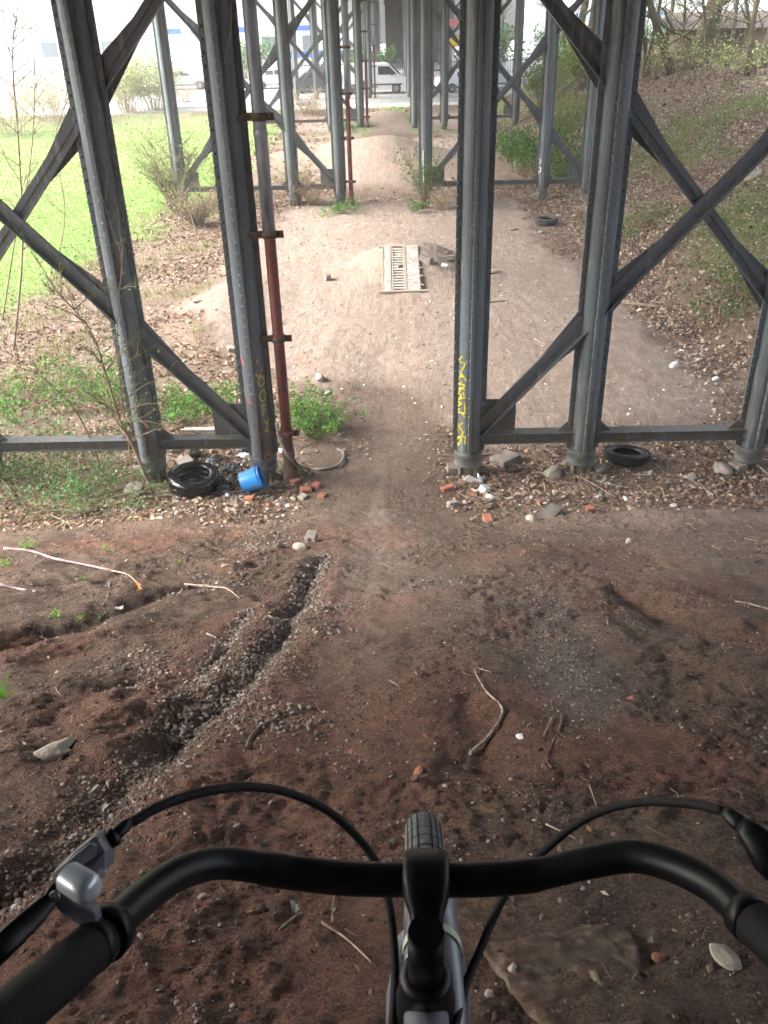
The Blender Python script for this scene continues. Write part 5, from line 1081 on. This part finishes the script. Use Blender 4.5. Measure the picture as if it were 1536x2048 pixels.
def van(px, base_y, rz, label, paint_=None, s=1.0):
    x, y, z = at_z(px, base_y, .03); r_, yw = vehicle('parked_van', (x, y, .03), rz, VAN, [[(.2, 1.25), (1.55, 1.25), (1.02, 1.78), (.2, 1.8)]], 1.85, paint_ or M['carwhite'], label, 'van', (1.5, -1.4), .33, [(2.40, .88, .14, .2, 'lamp', 'headlight'), (-2.44, 1.1, .06, .5, 'tail', 'tail_light')])
    q = MB(); q.box((-.2, 0, .62), (4.2, 1.90, .10)); q.build('side_moulding', M['slot'], r_); q = MB(); q.box((2.42, 0, .45), (.14, 1.7, .22)); q.build('bumper', M['slot'], r_, bevel=.03)
    q = MB(); V = [(1.02+.02, -.68, 1.88), (1.02+.02, .68, 1.88), (1.72, .76, 1.27), (1.72, -.76, 1.27)]; q.add([Vector(v)+Vector((.03, 0, .03)) for v in V]+[Vector(v)-Vector((.01, 0, .01)) for v in V], [(0, 1, 2, 3), (7, 6, 5, 4), (0, 4, 5, 1), (1, 5, 6, 2), (2, 6, 7, 3), (3, 7, 4, 0)]); q.build('windscreen', M['glass'], r_)
    for s_ in (-1, 1): q = MB(); q.box((1.2, s_*1.02, 1.3), (.12, .2, .22)); q.build('mirror', M['slot'], r_, bevel=.02)
    q = MB(); q.box((.12, -.935, 1.05), (.012, .012, 1.3)); q.box((-1.0, -.935, 1.05), (.012, .012, 1.3)); q.build('door_seam', M['slot'], r_)
    return r_
CAR = [(-2.1, .35), (-2.15, .8), (-2.05, .98), (-1.6, 1.05), (-1.1, 1.40), (.2, 1.45), (.9, 1.0), (1.95, .82), (2.1, .6), (2.1, .3), (1.75, .25), (1.68, .5), (1.35, .6), (1.02, .5), (.95, .25), (-1.0, .25), (-1.07, .5), (-1.4, .6), (-1.73, .5), (-1.8, .28)]
def car(px, base_y, rz, label, paint_, y=None):
    x, yy, z = at_z(px, base_y, .03); r_, yw = vehicle('parked_car', (x, yy, .03), rz, CAR, [[(-1.0, 1.02), (-.35, 1.02), (-.35, 1.34), (-.95, 1.32)], [(-.28, 1.02), (.65, 1.02), (.15, 1.36), (-.28, 1.36)]], 1.72, M[paint_], label, 'car', (1.35, -1.4), .31, [(2.06, .66, .1, .14, 'lamp', 'headlight'), (-2.10, .82, .08, .18, 'tail', 'tail_light')])
    q = MB(); q.box((0, 0, .36), (3.9, 1.74, .06)); q.build('sill_trim', M['slot'], r_); return r_
# (placed on the pale road beyond the fourth trestle)
van(752, 186, 0, 'white panel van facing right, parked at the end of the track')
car(640, 184, R(10), 'dark car parked behind the left columns of the third trestle', 'cardark')
car(372, 178, 0, 'silver car parked at the far end of the grass', 'carsilver')
car(930, 182, R(20), 'white car showing a red tail light behind the right inner column', 'carwhite')
car(560, 176, 0, 'white car left of the dark car, mostly behind the drainpipe', 'carwhite')
car(985, 176, R(5), 'silver car right of the white one beyond the right inner column', 'carsilver')

# ------------------------------------------------------------------ buildings and far things
bld = empty('white_building', (-34, 98, 0), 0, 'long white building with blue bands far behind the grass on the left', 'building')
m = MB(); m.box((0, 6, 5.5), (62, 12, 11)); m.build('wall', M['wall_white'], bld); m = MB(); m.box((0, 6, 11.2), (63, 13, .4)); m.build('roof', M['roof'], bld)
for xx in (12, 15.6, 19.2, 25): m = MB(); m.box((xx, -.02, 3.9), (2.6, .08, .45)); m.build('blue_band', M['wall_blue'], bld)
m = MB(); m.box((27, -.02, 1.6), (7, .08, .6)); m.build('blue_band', M['wall_blue'], bld)
for i, xx in enumerate((-24, -18, -12, -6, 0, 6, 22, 26)): m = MB(); m.box((xx, -.03, 2.6), (1.5, .1, 1.3)); m.build('window', M['wall_grey'], bld)
b2 = empty('pale_building', (42, 112, 0), 0, 'pale building with light blue panels beyond the hill on the right', 'building')
m = MB(); m.box((0, 6, 5.5), (52, 12, 11)); m.build('wall', M['wall_white'], b2); m = MB(); m.box((0, 6, 11.2), (53, 13, .4)); m.build('roof', M['roof'], b2)
for xx in (-20, -12, -4, 5, 13): m = MB(); m.box((xx, -.02, 4.1), (3.2, .08, .5)); m.build('blue_panel', mat('pale_blue_panel', (.30, .50, .75), .6), b2)
# brown shed on the crest
sx_, sy_, sz_ = gnd(1490, 128); sh = empty('shed', (sx_+1.5, sy_+3, sz_-.1), R(-8), 'brown shed with a low pitched roof behind the crest trees', 'shed')
m = MB(); m.box((0, 0, .65), (7, 4, 1.3)); m.build('wall', M['shed'], sh)
m = MB(); m.prism([(-2.3, 1.303), (2.3, 1.303), (0, 1.85)], -3.8, 3.8, lambda p, q: (q, p[0], p[1])); m.build('roof', M['roof'], sh)
m = MB(); m.box((-1.5, -2.02, .6), (.9, .06, 1.2)); m.build('door', M['bark'], sh)
# sooty brick pier beyond the last trestle with a dark doorway
pr = empty('brick_pier', (2.6, 109, 0), 0, 'dark sooty brick pier closing the view at the end of the viaduct', 'pier')
m = MB(); m.box((0, 3, 3.7), (6.5, 5, 7.4)); m.build('wall', M['brickwall'], pr); m = MB(); m.box((0, .45, 5.9), (6.8, .3, .3)); m.build('ledge', M['stone_dark'], pr); m = MB(); m.box((-1.4, .46, 4.6), (.9, .1, 1.5)); m.build('opening', M['slot'], pr)
# round signs on a post beyond the right inner column
def sign(u, v, Y_, colr, shape, label):
    p = at_y(u, v, Y_); z0 = 0; r_ = empty('road_sign', (p[0], Y_, 0), 0, label, 'sign'); m = MB(); m.tube([(0, 0, 0), (0, 0, p[2])], .04, 8); m.build('post', M['rim'], r_)
    m = MB()
    if shape == 'disc': m.lathe([(.001, 0), (.42, 0), (.42, .03), (.001, .03)], 24, (0, -.05, p[2]), Matrix.Rotation(math.pi/2, 3, 'X'))
    else: m.box((0, -.06, p[2]), (1.1, .04, .6))
    m.build('plate', mat('sign_colour', colr, .5), r_)
sign(907, 82, 72, (.8, .55, .02), 'disc', 'yellow round sign seen beyond the right inner column')
sign(905, 46, 80, (.62, .22, .2), 'box', 'faded red rectangular sign above the yellow one in the distance')
# dark fence line behind the van
fe = empty('railing_fence', (4, 80, 0), 0, 'dark railing fence behind the parked van', 'fence')
m = MB(); m.box((0, 0, 1.5), (26, .05, .06)); m.box((0, 0, .3), (26, .05, .06)); m.build('rail', M['cardark'], fe)
m = MB()
for k in range(131): m.box((-13+k*.2, 0, .8), (.03, .03, 1.6))
m.build('railing', M['cardark'], fe)
# hedge / tree mass far behind
for (bx_, by_, h_, s_, lab) in ((-2, 90, 3.0, 2.4, 'dark green bush behind the white van'), (9, 92, 4.5, 3, 'green tree crown behind the yellow sign'), (16, 88, 4.5, 3.5, 'grey green bush beyond the right columns'), (24, 92, 5, 4, 'pale green tree mass behind the pale crest trunks'), (-14, 92, 4, 3, 'bush in front of the white building left of the dark car')):
    bush('background_shrub', 0, 0, h_, s_, 40, 2200, .3, DG+FG, lab, 'bush', 'stem', grp='bushes beyond the road', base=(bx_, by_), srad=.03, branch=4, spr0=.5)
# wire dangling down the left inner column, thin creeper
P = [at_y(u, v, 10.2) for u, v in ((462, 0), (462, 60), (452, 110), (440, 150))]
m = MB(); m.tube(catmull(P, 6), .004, 5); tag(m.build('loose_wire', M['wood_pale']), 'thin pale wire dangling down the left inner column', 'wire')

# ------------------------------------------------------------------ bicycle
bar_pts = [(-60,2100,.50),(50,2008,.545),(120,1950,.585),(185,1893,.63),(240,1838,.67),(300,1785,.71),(365,1744,.745),(440,1726,.775),(520,1735,.79),(600,1747,.80),(700,1757,.80),(848,1760,.80),(960,1759,.80),(1068,1750,.80),(1168,1727,.79),(1268,1713,.775),(1350,1733,.75),(1430,1775,.715),(1500,1838,.67),(1560,1892,.635),(1640,1965,.58),(1700,2030,.54)]
BC = Vector(at_d(848, 1760, .80))
bike = empty('bicycle', BC, 0, 'black swept handlebar, stem and front wheel of the bicycle being ridden down the slope', 'bicycle')
def bb(m, name, mt, bevel=0, parent=None): return m.build(name, M[mt] if isinstance(mt, str) else mt, parent or bike, bevel=bevel, shift=BC)
C = catmull([at_d(*p) for p in bar_pts], 6); n = len(C); i0 = 3*6; i1 = (len(bar_pts)-1-3)*6
m = MB(); m.tube(C[i0-6:i1+7], [.0152 if abs(k-(n/2)) < n*.12 else .0141 for k in range(i0-6, i1+7)], 24); handlebar = bb(m, 'handlebar', 'alu_black')
m = MB(); m.tube(C[:i0+1], [.0175]*(i0+1), 24); bb(m, 'grip', 'grip')
m = MB(); m.tube(C[i1+1:], [.0175]*(n-i1-1), 24); bb(m, 'grip', 'grip')
for seg in (C[i0-1:i0+2], C[i1-1:i1+2]): m = MB(); m.tube(seg, [.0182]*3, 24); bb(m, 'grip_collar', 'alu_black')
# stem: sculpted clamp in front narrowing to the steerer
st = [((851,1706,.792),.0225,.012),((851,1712,.790),.0255,.018),((851,1745,.775),.0262,.022),((851,1780,.770),.0258,.022),((852,1800,.765),.0225,.021),((852,1822,.76),.0185,.019),((853,1845,.75),.0170,.018),((853,1872,.742),.0172,.018),((853,1890,.738),.0135,.012)]
m = MB(); V = []; K = 20
for (p, wx, wzz) in st:
    c_ = at_d(p[0], p[1], p[2]+.02)
    for k in range(K):
        t = 2*math.pi*k/K; ca, sa = math.cos(t), math.sin(t); ca = math.copysign(abs(ca)**.6, ca); sa = math.copysign(abs(sa)**.6, sa); q = c_+RIGHT*wx*ca*.84+np.array(-FWD)*wzz*sa; V.append(q)
ns = len(st); m.add(V, [(i*K+k, (i+1)*K+k, (i+1)*K+(k+1) % K, i*K+(k+1) % K) for i in range(ns-1) for k in range(K)]+[tuple(range(K)), tuple((ns-1)*K+k for k in range(K-1, -1, -1))], True); bb(m, 'stem', 'alu_black')
cap = Vector(at_d(852, 1868, .725)); axis_dn = Vector((0, .10, -1)).normalized()
m = MB(); m.tube([cap+axis_dn*-.004, cap+axis_dn*.004], [.0148, .0155], 24); bb(m, 'top_cap', 'alu_black')
m = MB(); m.tube([cap, cap+axis_dn*.085], [.0155, .0155], 24); bb(m, 'steerer_spacer', 'alu_black')
hd = cap+axis_dn*.078; m = MB(); rot = axis_dn.to_track_quat('Z', 'Y').to_matrix()
m.lathe([(.0165, -.012), (.0225, -.010), (.0238, -.004), (.0238, .01), (.027, .03), (.0275, .13)], 32, hd, rot); bb(m, 'head_tube', 'alu_black')
# fork crown reaching over the tyre, blades, band
xw = float(at_d(848, 1700, 1.2)[0]); WC = Vector((xw, .618, 4.262)); WR = .345; TR = .026
m = MB(); V = []; prof = [(.40, 4.66, .030, .018), (.47, 4.705, .029, .022), (.53, 4.712, .0275, .024), (.585, 4.70, .0265, .024), (.63, 4.675, .026, .020), (.655, 4.655, .020, .012)]
for (yy, zz, wx, hz) in prof:
    for k in range(K): t = 2*math.pi*k/K; V.append((xw+wx*math.cos(t), yy+hz*math.sin(t)*.5, zz+hz*math.sin(t)))
m.add(V, [(i*K+k, i*K+(k+1) % K, (i+1)*K+(k+1) % K, (i+1)*K+k) for i in range(len(prof)-1) for k in range(K)]+[tuple(range(K-1, -1, -1)), tuple((len(prof)-1)*K+k for k in range(K))], True); crown = bb(m, 'fork_crown', 'fork')
m = MB(); V = []
for dy in (-.004, .004):
    for k in range(K): t = 2*math.pi*k/K; V.append((xw+.0290*math.cos(t), .515+dy+.0248*math.sin(t)*.5, 4.711+.0248*math.sin(t)))
m.add(V, [(k, (k+1) % K, K+(k+1) % K, K+k) for k in range(K)], True); bb(m, 'painted_band', 'neon', parent=None)
for s_ in (-1, 1):
    m = MB(); m.tube([(xw+s_*.014, .55, 4.69), (xw+s_*.026, .60, 4.60), (xw+s_*.040, .63, 4.45), (xw+s_*.05, WC.y, WC.z)], [.010, .011, .011, .009], 14); bb(m, 'fork_blade', 'fork')
fw = MB(); rotx = Matrix.Rotation(math.pi/2, 3, 'Y')
prof = [(WR-TR*2+.004, -.012)]+[(WR-TR+TR*math.sin(a), -TR*math.cos(a)) for a in np.linspace(R(-10), R(190), 17)]+[(WR-TR*2+.004, .012)]
fw.lathe(prof, 160, WC, rotx); tyre = bb(fw, 'front_tyre', 'rubber_bike')
gm = MB(); NT = 84
def surf(a, b, e=.0006): # a around wheel, b across (0 top)
    rr = WR-TR+(TR+e)*math.cos(b); return WC+Vector(((TR+e)*math.sin(b), rr*math.cos(a), rr*math.sin(a)))
for b_ in (R(-20), R(20), R(-40), R(40), R(-58), R(58)):
    L = [surf(2*math.pi*k/200, b_-.045) for k in range(200)]; Q = [surf(2*math.pi*k/200, b_+.045) for k in range(200)]; gm.add(L+Q, [(k, (k+1) % 200, 200+(k+1) % 200, 200+k) for k in range(200)])
for k in range(NT):
    a = 2*math.pi*k/NT
    for b0, b1, sk in ((-20, 20, 0), (20, 68, .02), (-68, -20, -.02)):
        L = []; Q = []
        for j in range(5): b_ = R(b0+(b1-b0)*j/4); da = sk*abs(j)/4*(1 if b0 > 0 else 0)+(.02*(4-j)/4 if b0 < -20 else 0)+(.005*math.cos((j-2)/2*1.5) if b0 == -20 else 0); L.append(surf(a+abs(da)*-1-.0032, b_)); Q.append(surf(a-abs(da)+.0032, b_))
        gm.add(L+Q, [(j, j+1, 5+j+1, 5+j) for j in range(4)])
gm.build('tread_groove', M['groove'], tyre, shift=BC)
m = MB(); m.lathe([(WR-TR*2+.006, -.012), (WR-TR*2-.012, -.010), (WR-TR*2-.012, .010), (WR-TR*2+.006, .012)], 80, WC, rotx, closed=True); bb(m, 'wheel_rim', 'alu_black')
m = MB(); m.tube([WC+Vector((-.05, 0, 0)), WC+Vector((.05, 0, 0))], .016, 16); bb(m, 'hub', 'alu_black')
m = MB()
for k in range(28): a = 2*math.pi*k/28; s_ = 1 if k % 2 else -1; m.tube([WC+Vector((s_*.025, .015*math.cos(a+.3), .015*math.sin(a+.3))), WC+Vector((0, (WR-.06)*math.cos(a), (WR-.06)*math.sin(a)))], .001, 4, caps=False)
bb(m, 'spokes', 'rim')
# frame behind the head tube (mostly out of view)
m = MB(); m.tube([hd+axis_dn*.03, hd+Vector((0, -.55, .0))], [.02, .018], 16); m.tube([hd+axis_dn*.11, hd+Vector((0, -.5, -.45))], [.024, .022], 16); bb(m, 'frame_tubes', 'fork')
# cables
def cab(pts, name='brake_cable', r=.0032):
    C_ = catmull([at_d(*p) for p in pts], 8); q = MB(); q.tube(C_, r, 10); return bb(q, name, 'grip')
cab([(262,1645,.675),(330,1608,.70),(420,1581,.74),(510,1574,.79),(590,1590,.84),(660,1625,.87),(715,1675,.88),(750,1722,.88),(775,1790,.87),(787,1880,.85),(790,1980,.82),(780,2100,.78)], r=.0042)
cab([(1448,1622,.70),(1380,1608,.74),(1290,1604,.79),(1210,1620,.83),(1140,1658,.86),(1075,1715,.88),(1020,1775,.87),(985,1840,.86),(960,1900,.84),(935,1960,.82),(905,2070,.78)], r=.0040)
# left brake: body, clamp, lever blade, adjuster, bell
def rib(pts, w_, th, mt, name, bev=.002, parent=None):
    """a tapered bar following pixels+depth, widths in metres"""
    C_ = [at_d(*p) for p in pts]; V = []; K2 = 12
    for i, c_ in enumerate(C_):
        t = C_[min(i+1, len(C_)-1)]-C_[max(i-1, 0)]; t /= np.linalg.norm(t); nn = -FWD-t*np.dot(-FWD, t); nn /= np.linalg.norm(nn); sd = np.cross(t, nn)
        for k in range(K2):
            a = 2*math.pi*k/K2; ca, sa = math.cos(a), math.sin(a); ca = math.copysign(abs(ca)**.6, ca); sa = math.copysign(abs(sa)**.6, sa); V.append(c_+sd*ca*w_[i]/2+nn*sa*th[i]/2)
    q = MB(); nn_ = len(C_); q.add(V, [(i*K2+k, i*K2+(k+1) % K2, (i+1)*K2+(k+1) % K2, (i+1)*K2+k) for i in range(nn_-1) for k in range(K2)]+[tuple(range(K2-1, -1, -1)), tuple((nn_-1)*K2+k for k in range(K2))], True); return bb(q, name, mt, parent=parent)
rib([(262,1640,.672),(250,1652,.668),(236,1664,.664),(222,1676,.66)], [.006,.010,.011,.009], [.006,.010,.011,.009], 'alu_black', 'barrel_adjuster')
rib([(232,1668,.662),(224,1676,.66),(214,1684,.657)], [.014,.015,.013], [.014,.015,.013], 'alu_black', 'adjuster_nut')
def plate(px, zc, th, mt, name, bev=.002, parent=None):
    q = MB(); k = len(px); V = [at_d(u, v, zc+(d_ if len(w_) > 2 else 0)) for w_ in px for u, v, d_ in [(w_[0], w_[1], w_[2] if len(w_) > 2 else 0)]]
    q.add([p for p in V]+[p+FWD*th for p in V], [tuple(range(k)), tuple(range(2*k-1, k-1, -1))]+[(i, k+i, k+(i+1) % k, (i+1) % k) for i in range(k)]); return bb(q, name, mt, bevel=bev, parent=parent)
lv = plate([(105,1762),(112,1738,.004),(148,1706),(182,1678),(199,1674,.004),(216,1700,.006),(214,1738,.004),(202,1756),(184,1742),(150,1752),(126,1776),(110,1784)], .640, .020, 'lever', 'brake_lever_body', .0022)
plate([(108,1742,.002),(146,1712),(180,1686),(193,1690,.003),(188,1716),(156,1738),(126,1760),(110,1776)], .6375, .004, 'lever', 'lever_cover', .001, lv)
plate([(112,1782),(130,1786),(152,1806),(174,1818),(190,1826),(198,1862,.004),(180,1892,.004),(166,1884),(152,1852),(122,1834),(106,1812)], .628, .014, 'lever', 'lever_clamp_arm', .003)
for su, sv, sr in ((107,1796,.0042),(204,1748,.003),(176,1868,.0032)):
    q = MB(); c_ = at_d(su, sv, .626); q.tube([c_, c_+FWD*.006], [sr, sr], 14); q.tube([c_-FWD*.0008, c_+FWD*.001], [sr*.5, sr*.5], 6); bb(q, 'screw', 'rim')
rib([(118,1775,.636),(100,1800,.63),(70,1830,.615),(30,1868,.60),(-30,1925,.575)], [.012,.012,.016,.018,.018], [.008,.009,.010,.010,.010], 'alu_black', 'brake_lever_blade')
m = MB(); m.tube(C[i0+2:i0+5], [.0205]*3, 24); bb(m, 'lever_clamp', 'alu_black')
m = MB(); cB = at_d(168, 1770, .62); m.tube([cB+RIGHT*.012-UP*.018+FWD*.02, cB, cB-RIGHT*.0-FWD*.004], [.004, .004, .004], 10)
bell = empty('bell_dummy') if False else None
nrm = Vector(-FWD*.5+UP*-.2+RIGHT*.85).normalized(); rotb = nrm.to_track_quat('Z', 'Y').to_matrix(); m = MB(); m.lathe([(.0108, -.014), (.0112, .0), (.0110, .006), (.0098, .0095), (.007, .0118), (.003, .0128), (.0005, .013)], 28, Vector(at_d(164, 1770, .614)), rotb); bl = bb(m, 'bell', 'bell')
m = MB(); m.tube([at_d(108, 1790, .63), at_d(108, 1800, .632)], .005, 10); m.tube([at_d(150, 1790, .64), at_d(190, 1850, .64)], .005, 8); bb(m, 'bell_mount', 'alu_black', parent=None)
# right brake: adjuster and body entering the frame edge
rib([(1448,1622,.70),(1462,1632,.695),(1478,1645,.69),(1492,1658,.685)], [.008,.013,.015,.012], [.008,.013,.015,.012], 'alu_black', 'barrel_adjuster')
rib([(1486,1652,.686),(1500,1664,.68),(1540,1710,.67),(1600,1770,.66)], [.014,.020,.032,.03], [.014,.018,.02,.02], 'alu_black', 'brake_lever_body')

# ------------------------------------------------------------------ even volume added to imitate lens glare washing out the far end
hz = MB(); hz.box((0, 55, 11.5), (306, 236, 27)); ho = None
m_ = bpy.data.materials.new('glare_veil_volume'); m_.use_nodes = True; n_ = m_.node_tree.nodes; n_.remove(n_['Principled BSDF'])
pv = n_.new('ShaderNodeVolumePrincipled'); pv.inputs['Color'].default_value = (.93, .96, 1, 1); pv.inputs['Density'].default_value = .0017; pv.inputs['Anisotropy'].default_value = .2
m_.node_tree.links.new(pv.outputs[0], n_['Material Output'].inputs['Volume'])
ho = hz.build('glare_veil', m_); ho['kind'] = 'stuff'; ho['label'] = 'thin pale veil added in the air to imitate lens glare'; ho['category'] = 'glare_veil'
sc.cycles.volume_bounces = 1
